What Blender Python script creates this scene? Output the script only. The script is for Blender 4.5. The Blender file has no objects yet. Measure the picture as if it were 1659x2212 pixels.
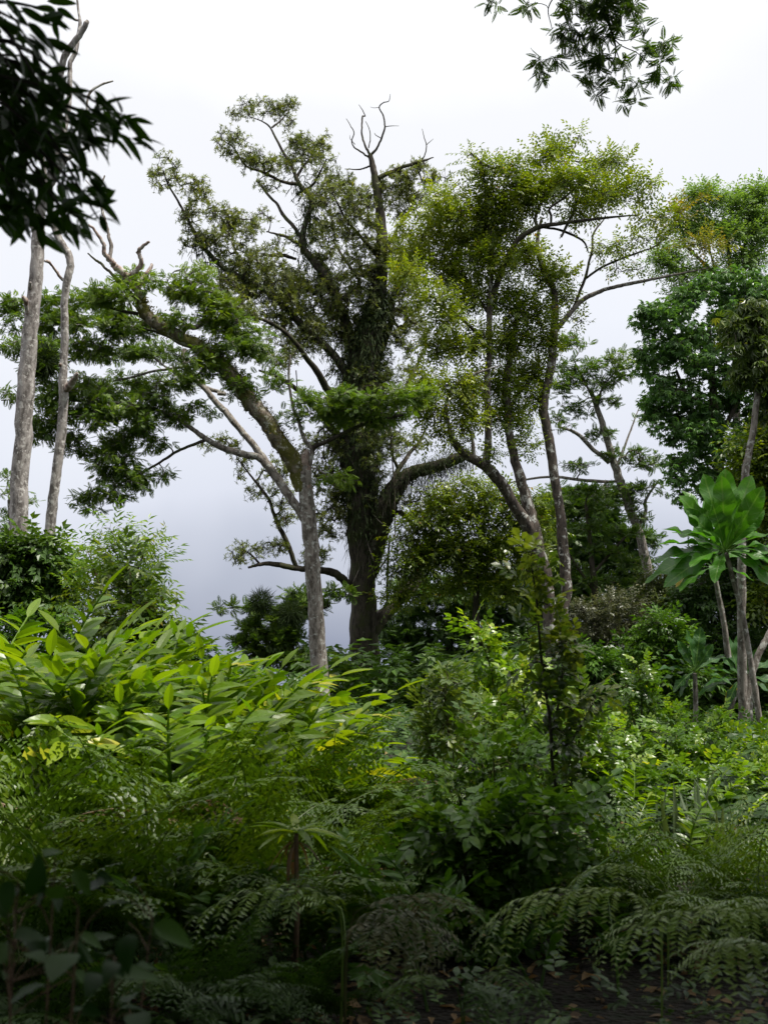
import bpy, math
import numpy as np
from mathutils import Vector

rng = np.random.default_rng(11)
SC = bpy.context.scene
COL = SC.collection
PI = math.pi

# ------------------------------------------------------------------ camera
PITCH = math.radians(8.0)
FOV = math.radians(54.0)
CAMZ = 1.7
FPX = 1106.0 / math.tan(FOV / 2)          # focal length in units of a 1659 x 2212 picture
cam_d = bpy.data.cameras.new('camera')
cam = bpy.data.objects.new('camera', cam_d)
COL.objects.link(cam)
cam.location = (0, 0, CAMZ)
cam.rotation_euler = (PI / 2 + PITCH, 0, 0)
cam_d.sensor_fit = 'VERTICAL'
cam_d.sensor_height = 36.0
cam_d.lens = 18.0 / math.tan(FOV / 2)
cam_d.clip_start = 0.05
cam_d.clip_end = 5000
cam_d.dof.use_dof = True
cam_d.dof.focus_distance = 18.0
cam_d.dof.aperture_fstop = 3.7
SC.camera = cam
FW = np.array([0, math.cos(PITCH), math.sin(PITCH)])
UP = np.array([0, -math.sin(PITCH), math.cos(PITCH)])
RT = np.array([1.0, 0, 0])


def P(px, py, d):
    """world point at camera depth d (m) that the photo shows at px, py"""
    return np.array([0, 0, CAMZ]) + d * (FW + RT * (px - 829.5) / FPX + UP * (1106 - py) / FPX)


# ------------------------------------------------------------------ light
SUN_EL, SUN_AZ = math.radians(62), math.radians(118)     # azimuth from +Y, negative = left
sx, sy, sz = math.sin(SUN_AZ) * math.cos(SUN_EL), math.cos(SUN_AZ) * math.cos(SUN_EL), math.sin(SUN_EL)
sun_d = bpy.data.lights.new('sun', 'SUN')
sun_d.energy = 4.2
sun_d.angle = math.radians(5)
sun_d.color = (1.0, 0.95, 0.86)
sun = bpy.data.objects.new('sun', sun_d)
COL.objects.link(sun)
sun.rotation_euler = Vector((sx, sy, sz)).to_track_quat('Z', 'Y').to_euler()
sun.location = (0, 0, 40)

W = bpy.data.worlds.new('World')
SC.world = W
W.use_nodes = True
nt = W.node_tree
nt.nodes.clear()


def N(t, kind, **kw):
    n = t.nodes.new(kind)
    for k, v in kw.items():
        if k.startswith('i_'):
            n.inputs[k[2:].replace('_', ' ')].default_value = v
        else:
            setattr(n, k, v)
    return n


def ramp(t, stops, interp='LINEAR'):
    n = t.nodes.new('ShaderNodeValToRGB')
    cr = n.color_ramp
    cr.interpolation = interp
    while len(cr.elements) < len(stops):
        cr.elements.new(0.5)
    for e, (p, c) in zip(cr.elements, stops):
        e.position = p
        e.color = (*c, 1) if len(c) == 3 else c
    return n


sky = N(nt, 'ShaderNodeTexSky', sky_type='NISHITA')
sky.sun_disc = False
sky.sun_elevation = SUN_EL
sky.sun_rotation = SUN_AZ
sky.air_density = 1.3
sky.dust_density = 3.0
tc = N(nt, 'ShaderNodeTexCoord')
sep = N(nt, 'ShaderNodeSeparateXYZ')
nt.links.new(tc.outputs['Generated'], sep.inputs[0])
noi = N(nt, 'ShaderNodeTexNoise')
noi.inputs['Scale'].default_value = 2.6
noi.inputs['Detail'].default_value = 4
nt.links.new(tc.outputs['Generated'], noi.inputs['Vector'])
ma = N(nt, 'ShaderNodeMath', operation='MULTIPLY_ADD')
ma.inputs[1].default_value = 0.30
ma.inputs[2].default_value = -0.15
nt.links.new(noi.outputs['Fac'], ma.inputs[0])
ad = N(nt, 'ShaderNodeMath', operation='ADD')
nt.links.new(sep.outputs['Z'], ad.inputs[0])
nt.links.new(ma.outputs[0], ad.inputs[1])
# overcast cloud deck: bluish and dim at the horizon, white above (radiance in the sky's own units / 12)
cr = ramp(nt, [(0.0, (.22, .245, .32)), (.06, (.32, .345, .42)), (.15, (.50, .52, .59)), (.30, (.60, .615, .66)),
               (.50, (.645, .65, .67)), (.75, (.95, .95, .95)), (1.0, (1.1, 1.1, 1.1))])
nt.links.new(ad.outputs[0], cr.inputs[0])
sc12 = N(nt, 'ShaderNodeVectorMath', operation='SCALE')
sc12.inputs['Scale'].default_value = 11.0
nt.links.new(cr.outputs[0], sc12.inputs[0])
mx = N(nt, 'ShaderNodeMix', data_type='RGBA')
mx.inputs[0].default_value = 0.93
nt.links.new(sky.outputs[0], mx.inputs[6])
nt.links.new(sc12.outputs[0], mx.inputs[7])
bg = N(nt, 'ShaderNodeBackground')
bg.inputs['Strength'].default_value = 0.10
nt.links.new(mx.outputs[2], bg.inputs[0])
wo = N(nt, 'ShaderNodeOutputWorld')
nt.links.new(bg.outputs[0], wo.inputs[0])

SC.view_settings.view_transform = 'Standard'
SC.view_settings.look = 'None'
SC.view_settings.gamma = 1
SC.view_settings.exposure = 0.5
SC.cycles.max_bounces = 6
SC.cycles.diffuse_bounces = 3
SC.cycles.glossy_bounces = 2
SC.cycles.transmission_bounces = 3
SC.cycles.use_denoising = True


# ------------------------------------------------------------------ materials
def new_mat(name):
    m = bpy.data.materials.new(name)
    m.use_nodes = True
    m.node_tree.nodes.clear()
    return m, m.node_tree


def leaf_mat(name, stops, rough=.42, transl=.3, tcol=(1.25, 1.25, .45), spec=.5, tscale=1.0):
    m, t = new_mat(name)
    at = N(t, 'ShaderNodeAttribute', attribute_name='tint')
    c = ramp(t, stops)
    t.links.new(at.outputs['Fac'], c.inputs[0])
    # soft patchiness along every plant
    co = N(t, 'ShaderNodeTexCoord')
    no = N(t, 'ShaderNodeTexNoise')
    no.inputs['Scale'].default_value = 1.3
    no.inputs['Detail'].default_value = 3
    t.links.new(co.outputs['Object'], no.inputs['Vector'])
    hs = N(t, 'ShaderNodeHueSaturation')
    mr = N(t, 'ShaderNodeMapRange')
    mr.inputs[1].default_value = .3
    mr.inputs[2].default_value = .7
    mr.inputs[3].default_value = .72
    mr.inputs[4].default_value = 1.28
    t.links.new(no.outputs['Fac'], mr.inputs[0])
    t.links.new(mr.outputs[0], hs.inputs['Value'])
    t.links.new(c.outputs[0], hs.inputs['Color'])
    p = N(t, 'ShaderNodeBsdfPrincipled')
    p.inputs['Roughness'].default_value = rough
    p.inputs['Specular IOR Level'].default_value = spec
    t.links.new(hs.outputs[0], p.inputs['Base Color'])
    tr = N(t, 'ShaderNodeBsdfTranslucent')
    mu = N(t, 'ShaderNodeMix', data_type='RGBA', blend_type='MULTIPLY')
    mu.inputs[0].default_value = 1
    mu.inputs[7].default_value = (*[v * 1.6 * tscale for v in tcol], 1)
    t.links.new(hs.outputs[0], mu.inputs[6])
    t.links.new(mu.outputs[2], tr.inputs[0])
    ms = N(t, 'ShaderNodeMixShader')
    ms.inputs[0].default_value = transl
    t.links.new(p.outputs[0], ms.inputs[1])
    t.links.new(tr.outputs[0], ms.inputs[2])
    o = N(t, 'ShaderNodeOutputMaterial')
    t.links.new(ms.outputs[0], o.inputs[0])
    return m


def bark_mat(name, base, dark, patch=None, patch_amt=.5, scale=6.0, patch_scale=9.0, bump=.5, moss=None, moss_amt=.5):
    m, t = new_mat(name)
    co = N(t, 'ShaderNodeTexCoord')
    mp = N(t, 'ShaderNodeMapping')
    mp.inputs['Scale'].default_value = (1, 1, .35)
    t.links.new(co.outputs['Object'], mp.inputs[0])
    n1 = N(t, 'ShaderNodeTexNoise')
    n1.inputs['Scale'].default_value = scale * 2
    n1.inputs['Detail'].default_value = 6
    n1.inputs['Roughness'].default_value = .7
    t.links.new(mp.outputs[0], n1.inputs['Vector'])
    c1 = ramp(t, [(.40, dark), (.56, base)])
    t.links.new(n1.outputs['Fac'], c1.inputs[0])
    col = c1.outputs[0]

    def over(col, c, sc, amt, soft=.05):
        n = N(t, 'ShaderNodeTexNoise')
        n.inputs['Scale'].default_value = sc
        n.inputs['Detail'].default_value = 5
        n.inputs['Roughness'].default_value = .65
        t.links.new(co.outputs['Object'], n.inputs['Vector'])
        r = ramp(t, [(1 - amt - soft, (0, 0, 0)), (1 - amt + soft, (1, 1, 1))])
        t.links.new(n.outputs['Fac'], r.inputs[0])
        x = N(t, 'ShaderNodeMix', data_type='RGBA')
        t.links.new(r.outputs[0], x.inputs[0])
        t.links.new(col, x.inputs[6])
        x.inputs[7].default_value = (*c, 1)
        return x.outputs[2]
    if moss:
        col = over(col, moss, 1.8, moss_amt, .06)
    if patch:
        col = over(col, patch, patch_scale, patch_amt, .03)
    p = N(t, 'ShaderNodeBsdfPrincipled')
    p.inputs['Roughness'].default_value = .9
    p.inputs['Specular IOR Level'].default_value = .2
    t.links.new(col, p.inputs['Base Color'])
    b = N(t, 'ShaderNodeBump')
    b.inputs['Strength'].default_value = bump
    b.inputs['Distance'].default_value = .04
    t.links.new(n1.outputs['Fac'], b.inputs['Height'])
    t.links.new(b.outputs[0], p.inputs['Normal'])
    o = N(t, 'ShaderNodeOutputMaterial')
    t.links.new(p.outputs[0], o.inputs[0])
    return m


M = {}
M['bark_pale'] = bark_mat('pale grey bark', (.36, .33, .31), (.13, .115, .105), (.52, .50, .47), .42, 5, 14, .7)
M['bark_moss'] = bark_mat('mossy brown bark', (.25, .21, .17), (.075, .06, .045), (.36, .36, .30), .40, 4, 7, .7, (.10, .10, .025), .50)
M['bark_dead'] = bark_mat('weathered dead wood', (.36, .29, .25), (.17, .11, .09), (.46, .43, .40), .45, 6, 5, .8)
M['bark_dark'] = bark_mat('dark rough bark', (.065, .055, .043), (.022, .019, .015), (.20, .19, .16), .33, 4, 6, .8, (.045, .05, .02), .45)
M['bark_lichen'] = bark_mat('dark bark with white lichen', (.11, .09, .075), (.035, .03, .026), (.44, .44, .41), .41, 5, 4.5, .6)
M['bark_mid'] = bark_mat('grey brown bark', (.24, .215, .19), (.085, .072, .06), (.38, .38, .35), .42, 6, 8, .6)
M['stem_green'] = bark_mat('green stem', (.09, .11, .03), (.05, .06, .02), None, .4, 8, 8, .2)
M['stem_brown'] = bark_mat('brown stem', (.15, .10, .06), (.06, .04, .025), None, .4, 8, 8, .2)

M['feathery'] = leaf_mat('feathery leaf', [(0, (.030, .068, .005)), (.5, (.068, .125, .008)), (.85, (.13, .20, .012)), (1, (.18, .24, .014))], .5, .34)
M['olive'] = leaf_mat('olive narrow leaf', [(0, (.040, .060, .014)), (.55, (.088, .118, .026)), (.96, (.17, .19, .04)), (1, (.26, .22, .04))], .4, .36)
M['yellowgreen'] = leaf_mat('yellow green leaf', [(0, (.038, .070, .005)), (.5, (.105, .158, .008)), (.93, (.21, .25, .013)), (.985, (.30, .22, .02)), (1, (.34, .14, .015))], .34, .36)
M['ochre'] = leaf_mat('ochre leaf', [(0, (.07, .10, .012)), (.5, (.15, .16, .02)), (1, (.30, .18, .02))], .4, .36)
M['deep'] = leaf_mat('deep green leaf', [(0, (.024, .062, .006)), (.6, (.055, .128, .010)), (1, (.11, .20, .016))], .36, .3, spec=.36)
M['midgreen'] = leaf_mat('mid green leathery leaf', [(0, (.032, .085, .018)), (.6, (.070, .155, .034)), (1, (.12, .23, .055))], .32, .34)
M['paleg'] = leaf_mat('soft green leaf', [(0, (.065, .13, .024)), (.6, (.12, .21, .04)), (1, (.19, .29, .06))], .5, .36)
M['dark'] = leaf_mat('dark layered leaf', [(0, (.024, .060, .009)), (.6, (.054, .112, .015)), (1, (.11, .175, .022))], .42, .3)
M['grey'] = leaf_mat('grey green leaf', [(0, (.055, .062, .035)), (.6, (.105, .115, .06)), (1, (.20, .20, .11))], .36, .2)
M['droop'] = leaf_mat('brownish drooping leaf', [(0, (.030, .055, .010)), (.6, (.080, .125, .018)), (1, (.18, .19, .03))], .36, .28)
M['moss'] = leaf_mat('moss and fern tufts', [(0, (.035, .042, .010)), (.6, (.10, .085, .015)), (1, (.26, .14, .02))], .6, .3)
M['epiphyte'] = leaf_mat('strap epiphyte', [(0, (.010, .020, .005)), (.7, (.024, .042, .008)), (1, (.06, .07, .014))], .7, .2, spec=.2)
M['airplant'] = leaf_mat('grey air plant threads', [(0, (.05, .045, .04)), (1, (.11, .10, .085))], .8, .2)
M['ginger'] = leaf_mat('ginger leaf', [(0, (.050, .120, .004)), (.55, (.115, .200, .005)), (.88, (.22, .29, .008)), (1, (.42, .38, .03))], .33, .40)
M['ginger_shaded'] = leaf_mat('shade-darkened ginger leaf', [(0, (.020, .058, .005)), (.6, (.040, .098, .007)), (1, (.08, .14, .010))], .40, .24, spec=.25)  # ginger colour darkened to stand in for the foreground shade
M['fern'] = leaf_mat('fern frond green', [(0, (.030, .074, .004)), (.5, (.068, .128, .006)), (.93, (.15, .21, .010)), (1, (.15, .10, .02))], .40, .22, spec=.5)
M['fern_shaded'] = leaf_mat('shade-darkened fern frond', [(0, (.018, .048, .006)), (.6, (.034, .074, .010)), (1, (.07, .12, .016))], .42, .2, spec=.25)  # fern green with the shade of the foreground put into its colour
M['fernarch'] = leaf_mat('glossy arching frond', [(0, (.065, .13, .02)), (.6, (.12, .195, .034)), (1, (.18, .25, .05))], .30, .15, spec=.42)  # base colour raised to imitate sky sheen on the fronds
M['fernb'] = leaf_mat('bronzed fern frond', [(0, (.034, .048, .012)), (.6, (.066, .076, .022)), (1, (.12, .09, .025))], .4, .14, spec=.3)
M['bright'] = leaf_mat('bright vine leaf', [(0, (.040, .095, .006)), (.5, (.095, .185, .010)), (.9, (.21, .30, .018)), (1, (.34, .32, .03))], .34, .36)
M['glauc'] = leaf_mat('rounded grey green leaf', [(0, (.065, .12, .018)), (.6, (.13, .20, .036)), (1, (.24, .29, .045))], .34, .3)
M['sapling'] = leaf_mat('sapling leaf', [(0, (.024, .052, .008)), (.7, (.056, .100, .012)), (.93, (.13, .17, .02)), (1, (.22, .15, .03))], .34, .34)
M['big'] = leaf_mat('huge smooth leaf', [(0, (.034, .115, .010)), (1, (.065, .175, .014))], .36, .36, (1.1, 1.25, .35))


def veined(m, freq=70, amt=.35):
    t = m.node_tree
    at = N(t, 'ShaderNodeAttribute', attribute_name='luv')
    sp = N(t, 'ShaderNodeSeparateXYZ')
    t.links.new(at.outputs['Vector'], sp.inputs[0])
    ab = N(t, 'ShaderNodeMath', operation='ABSOLUTE')
    t.links.new(sp.outputs['Y'], ab.inputs[0])
    k = N(t, 'ShaderNodeMath', operation='MULTIPLY_ADD')
    k.inputs[1].default_value = -.9
    t.links.new(ab.outputs[0], k.inputs[0])
    t.links.new(sp.outputs['X'], k.inputs[2])
    w = N(t, 'ShaderNodeMath', operation='MULTIPLY')
    w.inputs[1].default_value = freq
    t.links.new(k.outputs[0], w.inputs[0])
    si = N(t, 'ShaderNodeMath', operation='SINE')
    t.links.new(w.outputs[0], si.inputs[0])
    rb = N(t, 'ShaderNodeMath', operation='COMPARE')
    rb.inputs[1].default_value = 0
    rb.inputs[2].default_value = .010
    t.links.new(sp.outputs['Y'], rb.inputs[0])
    ad_ = N(t, 'ShaderNodeMath', operation='MAXIMUM')
    pw_ = N(t, 'ShaderNodeMath', operation='SMOOTH_MAX')
    pw_.inputs[1].default_value = .7
    pw_.inputs[2].default_value = .1
    t.links.new(si.outputs[0], pw_.inputs[0])
    rb2 = N(t, 'ShaderNodeMath', operation='MULTIPLY')
    rb2.inputs[1].default_value = 1.6
    t.links.new(rb.outputs[0], rb2.inputs[0])
    t.links.new(pw_.outputs[0], ad_.inputs[0])
    t.links.new(rb2.outputs[0], ad_.inputs[1])
    bu = N(t, 'ShaderNodeBump')
    bu.inputs['Strength'].default_value = amt
    bu.inputs['Distance'].default_value = .02
    t.links.new(ad_.outputs[0], bu.inputs['Height'])
    for n in t.nodes:
        if n.type == 'BSDF_PRINCIPLED':
            t.links.new(bu.outputs[0], n.inputs['Normal'])
        if n.type == 'HUE_SAT':
            hs = n
    # the ribs themselves are paler green
    mi = N(t, 'ShaderNodeMix', data_type='RGBA')
    mr = N(t, 'ShaderNodeMapRange')
    mr.inputs[1].default_value = .8
    mr.inputs[2].default_value = 1.3
    mr.inputs[4].default_value = .8
    t.links.new(ad_.outputs[0], mr.inputs[0])
    src = hs.outputs[0]
    outs = [l.to_socket for l in t.links if l.from_socket == src]
    mi.inputs[7].default_value = (.10, .19, .04, 1)
    t.links.new(mr.outputs[0], mi.inputs[0])
    t.links.new(src, mi.inputs[6])
    for o_ in outs:
        t.links.new(mi.outputs[2], o_)


M['big_shaded'] = leaf_mat('shade-darkened huge leaf', [(0, (.022, .075, .014)), (1, (.045, .12, .022))], .38, .25)  # same leaf as the tall rosette, its shade painted into the colour
veined(M['big'])
veined(M['big_shaded'])
M['bigy'] = leaf_mat('yellowed huge leaf', [(0, (.30, .24, .02)), (1, (.42, .28, .02))], .4, .3)
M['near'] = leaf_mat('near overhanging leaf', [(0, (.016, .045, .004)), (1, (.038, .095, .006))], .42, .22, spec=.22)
M['nearp'] = leaf_mat('near pale leaf', [(0, (.012, .042, .005)), (1, (.05, .115, .014))], .5, .16, spec=.12)  # leaf colour lowered, part of the deep foreground shade is painted in
M['strap'] = leaf_mat('strap leaf', [(0, (.07, .11, .05)), (1, (.16, .20, .11))], .35, .2)
M['dead'] = leaf_mat('dead leaf', [(0, (.09, .05, .025)), (1, (.28, .19, .09))], .6, .3, (1.1, .9, .5))
M['herb'] = leaf_mat('low herb leaf', [(0, (.014, .036, .005)), (.6, (.030, .072, .008)), (.95, (.08, .14, .016)), (1, (.20, .14, .05))], .45, .25, spec=.35)


# ------------------------------------------------------------------ mesh helpers
def nrm(a):
    return a / np.maximum(np.linalg.norm(a, axis=-1, keepdims=True), 1e-9)


class MB:
    """collects quads with one tint per face"""
    def __init__(s):
        s.V, s.Q, s.T, s.n = [], [], [], 0

    def add(s, V, Q, t=.5):
        V = np.asarray(V, float).reshape(-1, 3)
        Q = np.asarray(Q, int).reshape(-1, 4)
        s.V.append(V)
        s.Q.append(Q + s.n)
        s.T.append(np.broadcast_to(np.asarray(t, float), (len(Q),)).copy())
        s.n += len(V)

    def build(s, name, mat, parent=None, origin=(0, 0, 0), smooth=False):
        me = bpy.data.meshes.new(name)
        V = np.concatenate(s.V) - np.asarray(origin)
        Q = np.concatenate(s.Q)
        T = np.concatenate(s.T)
        me.vertices.add(len(V))
        me.vertices.foreach_set('co', V.astype(np.float32).ravel())
        me.loops.add(len(Q) * 4)
        me.loops.foreach_set('vertex_index', Q.astype(np.int32).ravel())
        me.polygons.add(len(Q))
        me.polygons.foreach_set('loop_start', np.arange(0, len(Q) * 4, 4, dtype=np.int32))
        me.polygons.foreach_set('use_smooth', np.full(len(Q), smooth))
        me.update(calc_edges=True)
        a = me.attributes.new('tint', 'FLOAT', 'FACE')
        a.data.foreach_set('value', T.astype(np.float32))
        me.materials.append(mat)
        o = bpy.data.objects.new(name, me)
        COL.objects.link(o)
        if parent is not None:
            o.parent = parent
        return o


def thing(name, label, cat, loc, group=None):
    o = bpy.data.objects.new(name, None)
    COL.objects.link(o)
    o.location = Vector([float(v) for v in loc])
    o.empty_display_size = .3
    o['label'] = label
    o['category'] = cat
    if group:
        o['group'] = group
    return o


def catmull(p, sub):
    p = np.asarray(p, float)
    if len(p) < 3 or sub < 2:
        return p
    q = np.vstack([2 * p[0] - p[1], p, 2 * p[-1] - p[-2]])
    out = []
    for i in range(1, len(q) - 2):
        for k in range(sub):
            t = k / sub
            out.append(.5 * ((2 * q[i]) + (-q[i - 1] + q[i + 1]) * t + (2 * q[i - 1] - 5 * q[i] + 4 * q[i + 1] - q[i + 2]) * t * t
                             + (-q[i - 1] + 3 * q[i] - 3 * q[i + 1] + q[i + 2]) * t ** 3))
    out.append(p[-1])
    return np.array(out)


def tube(mb, pts, rad, k=6, lump=0.0):
    pts = np.asarray(pts, float)
    n = len(pts)
    rad = np.asarray(rad, float) * np.ones(n)
    tan = nrm(np.gradient(pts, axis=0))
    ref = np.array([0, 0, 1.0]) if abs(tan[0][2]) < .9 else np.array([1.0, 0, 0])
    a = nrm(np.cross(tan[0], ref))
    A = np.zeros((n, 3))
    for i in range(n):
        a = nrm(a - tan[i] * a.dot(tan[i]))
        A[i] = a
    B = np.cross(tan, A)
    th = np.arange(k) / k * 2 * PI
    r = rad[:, None] * np.ones(k)
    if lump:
        s = np.cumsum(np.r_[0, np.linalg.norm(np.diff(pts, axis=0), axis=1)]) / max(rad.max(), .02)
        ph = rng.uniform(0, 6.28, 6)
        f = (np.sin(2 * th[None] + .35 * s[:, None] + ph[0]) + .7 * np.sin(3 * th[None] - .8 * s[:, None] + ph[1])
             + .5 * np.sin(5 * th[None] + 1.7 * s[:, None] + ph[2]) + .6 * np.sin(th[None] + 1.1 * s[:, None] + ph[3]))
        r = r * (1 + lump * f * .5 + lump * .35 * rng.standard_normal((n, k)))
    V = pts[:, None] + r[..., None] * (A[:, None] * np.cos(th)[None, :, None] + B[:, None] * np.sin(th)[None, :, None])
    i = np.arange(n - 1)[:, None] * k
    j = np.arange(k)[None]
    j2 = (j + 1) % k
    Q = np.stack([i + j, i + j2, i + k + j2, i + k + j], -1).reshape(-1, 4)
    mb.add(V.reshape(-1, 3), Q, .5)
    if rad[-1] > .004:       # close a blunt end
        if k >= 5:
            c = mb.n
            mb.add(np.vstack([V[-1], pts[-1] + tan[-1] * rad[-1] * .5]),
                   [[q, (q + 1) % k, k, k] for q in range(0, k)] if False else [[q, (q + 1) % k, (q + 2) % k, k] for q in range(0, k, 2)], .5)


def leafT(L, W, n=1, fold=.12, curl=.15, shape='ovate', wav=0.0, seed=0):
    """leaf along +x, blade in xy, normal +z.  n=1: one folded quad"""
    if n == 1:
        s = .42 if shape == 'ovate' else .5
        V = np.array([[0, 0, 0], [s * L, W / 2, fold * W], [L, 0, -curl * L], [s * L, -W / 2, fold * W]])
        return V, np.array([[0, 3, 2, 1]])
    t = np.linspace(0, 1, n + 1)
    if shape == 'ovate':
        w = np.sin(PI * t ** .72) ** .8
    elif shape == 'lance':
        w = np.sin(PI * t ** .8) ** .75 * 1.0
    elif shape == 'obovate':
        w = np.sin(PI * np.clip(t, 0, 1) ** 1.45) ** .62 * (.25 + .75 * np.minimum(1, t * 1.6))
    elif shape == 'round':
        w = np.sqrt(np.clip(1 - (2 * t - 1) ** 2, 0, 1))
    w = np.maximum(np.nan_to_num(w), .03)
    w[-1] = .02
    x = L * t
    z = -curl * L * t ** 2
    r = np.random.default_rng(seed)
    e1 = fold * W * w + wav * W * np.sin(t * 21 + seed) * w
    e2 = fold * W * w + wav * W * np.sin(t * 19 + 2 + seed * 1.7) * w
    ww1 = w * (1 + wav * .5 * np.sin(t * 15 + seed))
    V = np.concatenate([np.c_[x, ww1 * W / 2, z + e1], np.c_[x, 0 * x, z], np.c_[x, -w * W / 2, z + e2]])
    m = n + 1
    i = np.arange(n)
    Q = np.concatenate([np.c_[i, m + i, m + i + 1, i + 1], np.c_[m + i, 2 * m + i, 2 * m + i + 1, m + i + 1]])
    return V, Q


def frames(d, up):
    x = nrm(d)
    z = up - x * np.sum(x * up, -1, keepdims=True)
    bad = np.linalg.norm(z, axis=-1) < 1e-3
    if np.any(bad):
        z[bad] = np.array([.3, .5, .1])
    z = nrm(z)
    y = np.cross(z, x)
    return np.stack([x, y, z], -1)          # columns


def place(T, pos, d, up, sc):
    """instances of template T=(V,Q) -> V,Q arrays"""
    V, Q = T
    F = frames(d, up)
    N_ = len(pos)
    out = np.einsum('nij,vj->nvi', F, V) * np.asarray(sc).reshape(-1, 1, 1) + pos[:, None]
    QQ = (Q[None] + np.arange(N_)[:, None, None] * len(V))
    return out.reshape(-1, 3), QQ.reshape(-1, 4)


def compose(items):
    """items: (template, pos, dir, up, scale) -> one template"""
    Vs, Qs, n = [], [], 0
    for T, p, d, u, s in items:
        v, q = place(T, np.array([p], float), np.array([d], float), np.array([u], float), [s])
        Vs.append(v)
        Qs.append(q + n)
        n += len(v)
    return np.concatenate(Vs), np.concatenate(Qs)


def scatter(mb, T, pos, d, up, sc, tint, leafvar=.12, nl=None):
    V, Q = place(T, pos, d, up, sc)
    nq = len(T[1])
    t = np.repeat(np.asarray(tint) * np.ones(len(pos)), nq)
    per = nl or 1
    t = t + np.repeat(rng.normal(0, leafvar, len(t) // per), per)
    t = np.clip(t, 0, .93)
    odd = rng.random(len(t)) < .012
    t[odd] = rng.uniform(.94, 1, odd.sum())
    mb.add(V, Q, t)


# spray templates -----------------------------------------------------------
def spray_feather(L=.21, pairs=6, w=.38, pl=.42):
    it = []
    leaf = leafT(1, w, 1, .1, .16)
    for i in range(pairs):
        t = (i + .7) / pairs
        l = L * pl * math.sin(PI * (.18 + .74 * t)) ** .6
        for s in (-1, 1):
            it.append((leaf, (L * t * .9, 0, -.10 * L * t * t), (.55, s * .85, -.12), (0, 0, 1), l))
    it.append((leaf, (L * .88, 0, -.1 * L), (1, 0, -.3), (0, 0, 1), L * .2))
    return compose(it)


def spray_rosette(L=.14, k=7):
    it = []
    leaf = leafT(1, .26, 1, .1, .1)
    for i in range(k):
        a = 2 * PI * i / k + .3 * (i % 2)
        e = .25 + .5 * ((i * 7) % 5) / 5
        it.append((leaf, (0, 0, 0), (math.sin(e), math.cos(e) * math.cos(a), math.cos(e) * math.sin(a)), (.8, -math.cos(a) * .5, -math.sin(a) * .5), L * (.8 + .1 * (i % 3))))
    return compose(it)


def spray_alt(L=.32, k=7, leafL=.085, w=.5):
    it = []
    leaf = leafT(1, w, 1, .14, .18)
    for i in range(k):
        t = (i + .6) / k
        s = 1 if i % 2 else -1
        it.append((leaf, (L * t, 0, -.12 * L * t * t), (.55, s * .7, -.28), (.2, 0, 1), leafL * (.8 + .15 * (i % 3))))
    it.append((leaf, (L, 0, -.12 * L), (1, 0, -.4), (0, 0, 1), leafL))
    return compose(it)


def spray_palm(L=.18, k=5, w=.34):
    it = []
    leaf = leafT(1, w, 1, .12, .22)
    for i in range(k):
        a = (i - (k - 1) / 2) * .62
        it.append((leaf, (0, 0, 0), (math.cos(a), math.sin(a), -.35), (0, 0, 1), L * (1 - .1 * abs(i - (k - 1) / 2))))
    return compose(it)


def spray_alt_fine(L=.32, k=7, leafL=.1, w=.5, n=3, shape='ovate'):
    it = []
    leaf = leafT(1, w, n, .12, .22, shape)
    for i in range(k):
        t = (i + .6) / k
        s = 1 if i % 2 else -1
        it.append((leaf, (L * t, 0, -.08 * L * t * t), (.6, s * .75, -.15 + .1 * ((i * 3) % 4)), (.2, 0, 1), leafL * (.75 + .15 * (i % 3))))
    it.append((leaf, (L, 0, -.08 * L), (1, 0, -.1), (0, 0, 1), leafL))
    return compose(it)


FEATHER = spray_feather()
ROSETTE = spray_rosette()
ALT = spray_alt()
PALM = spray_palm()
SINGLE = leafT(1, .5, 1, .14, .15)


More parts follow.
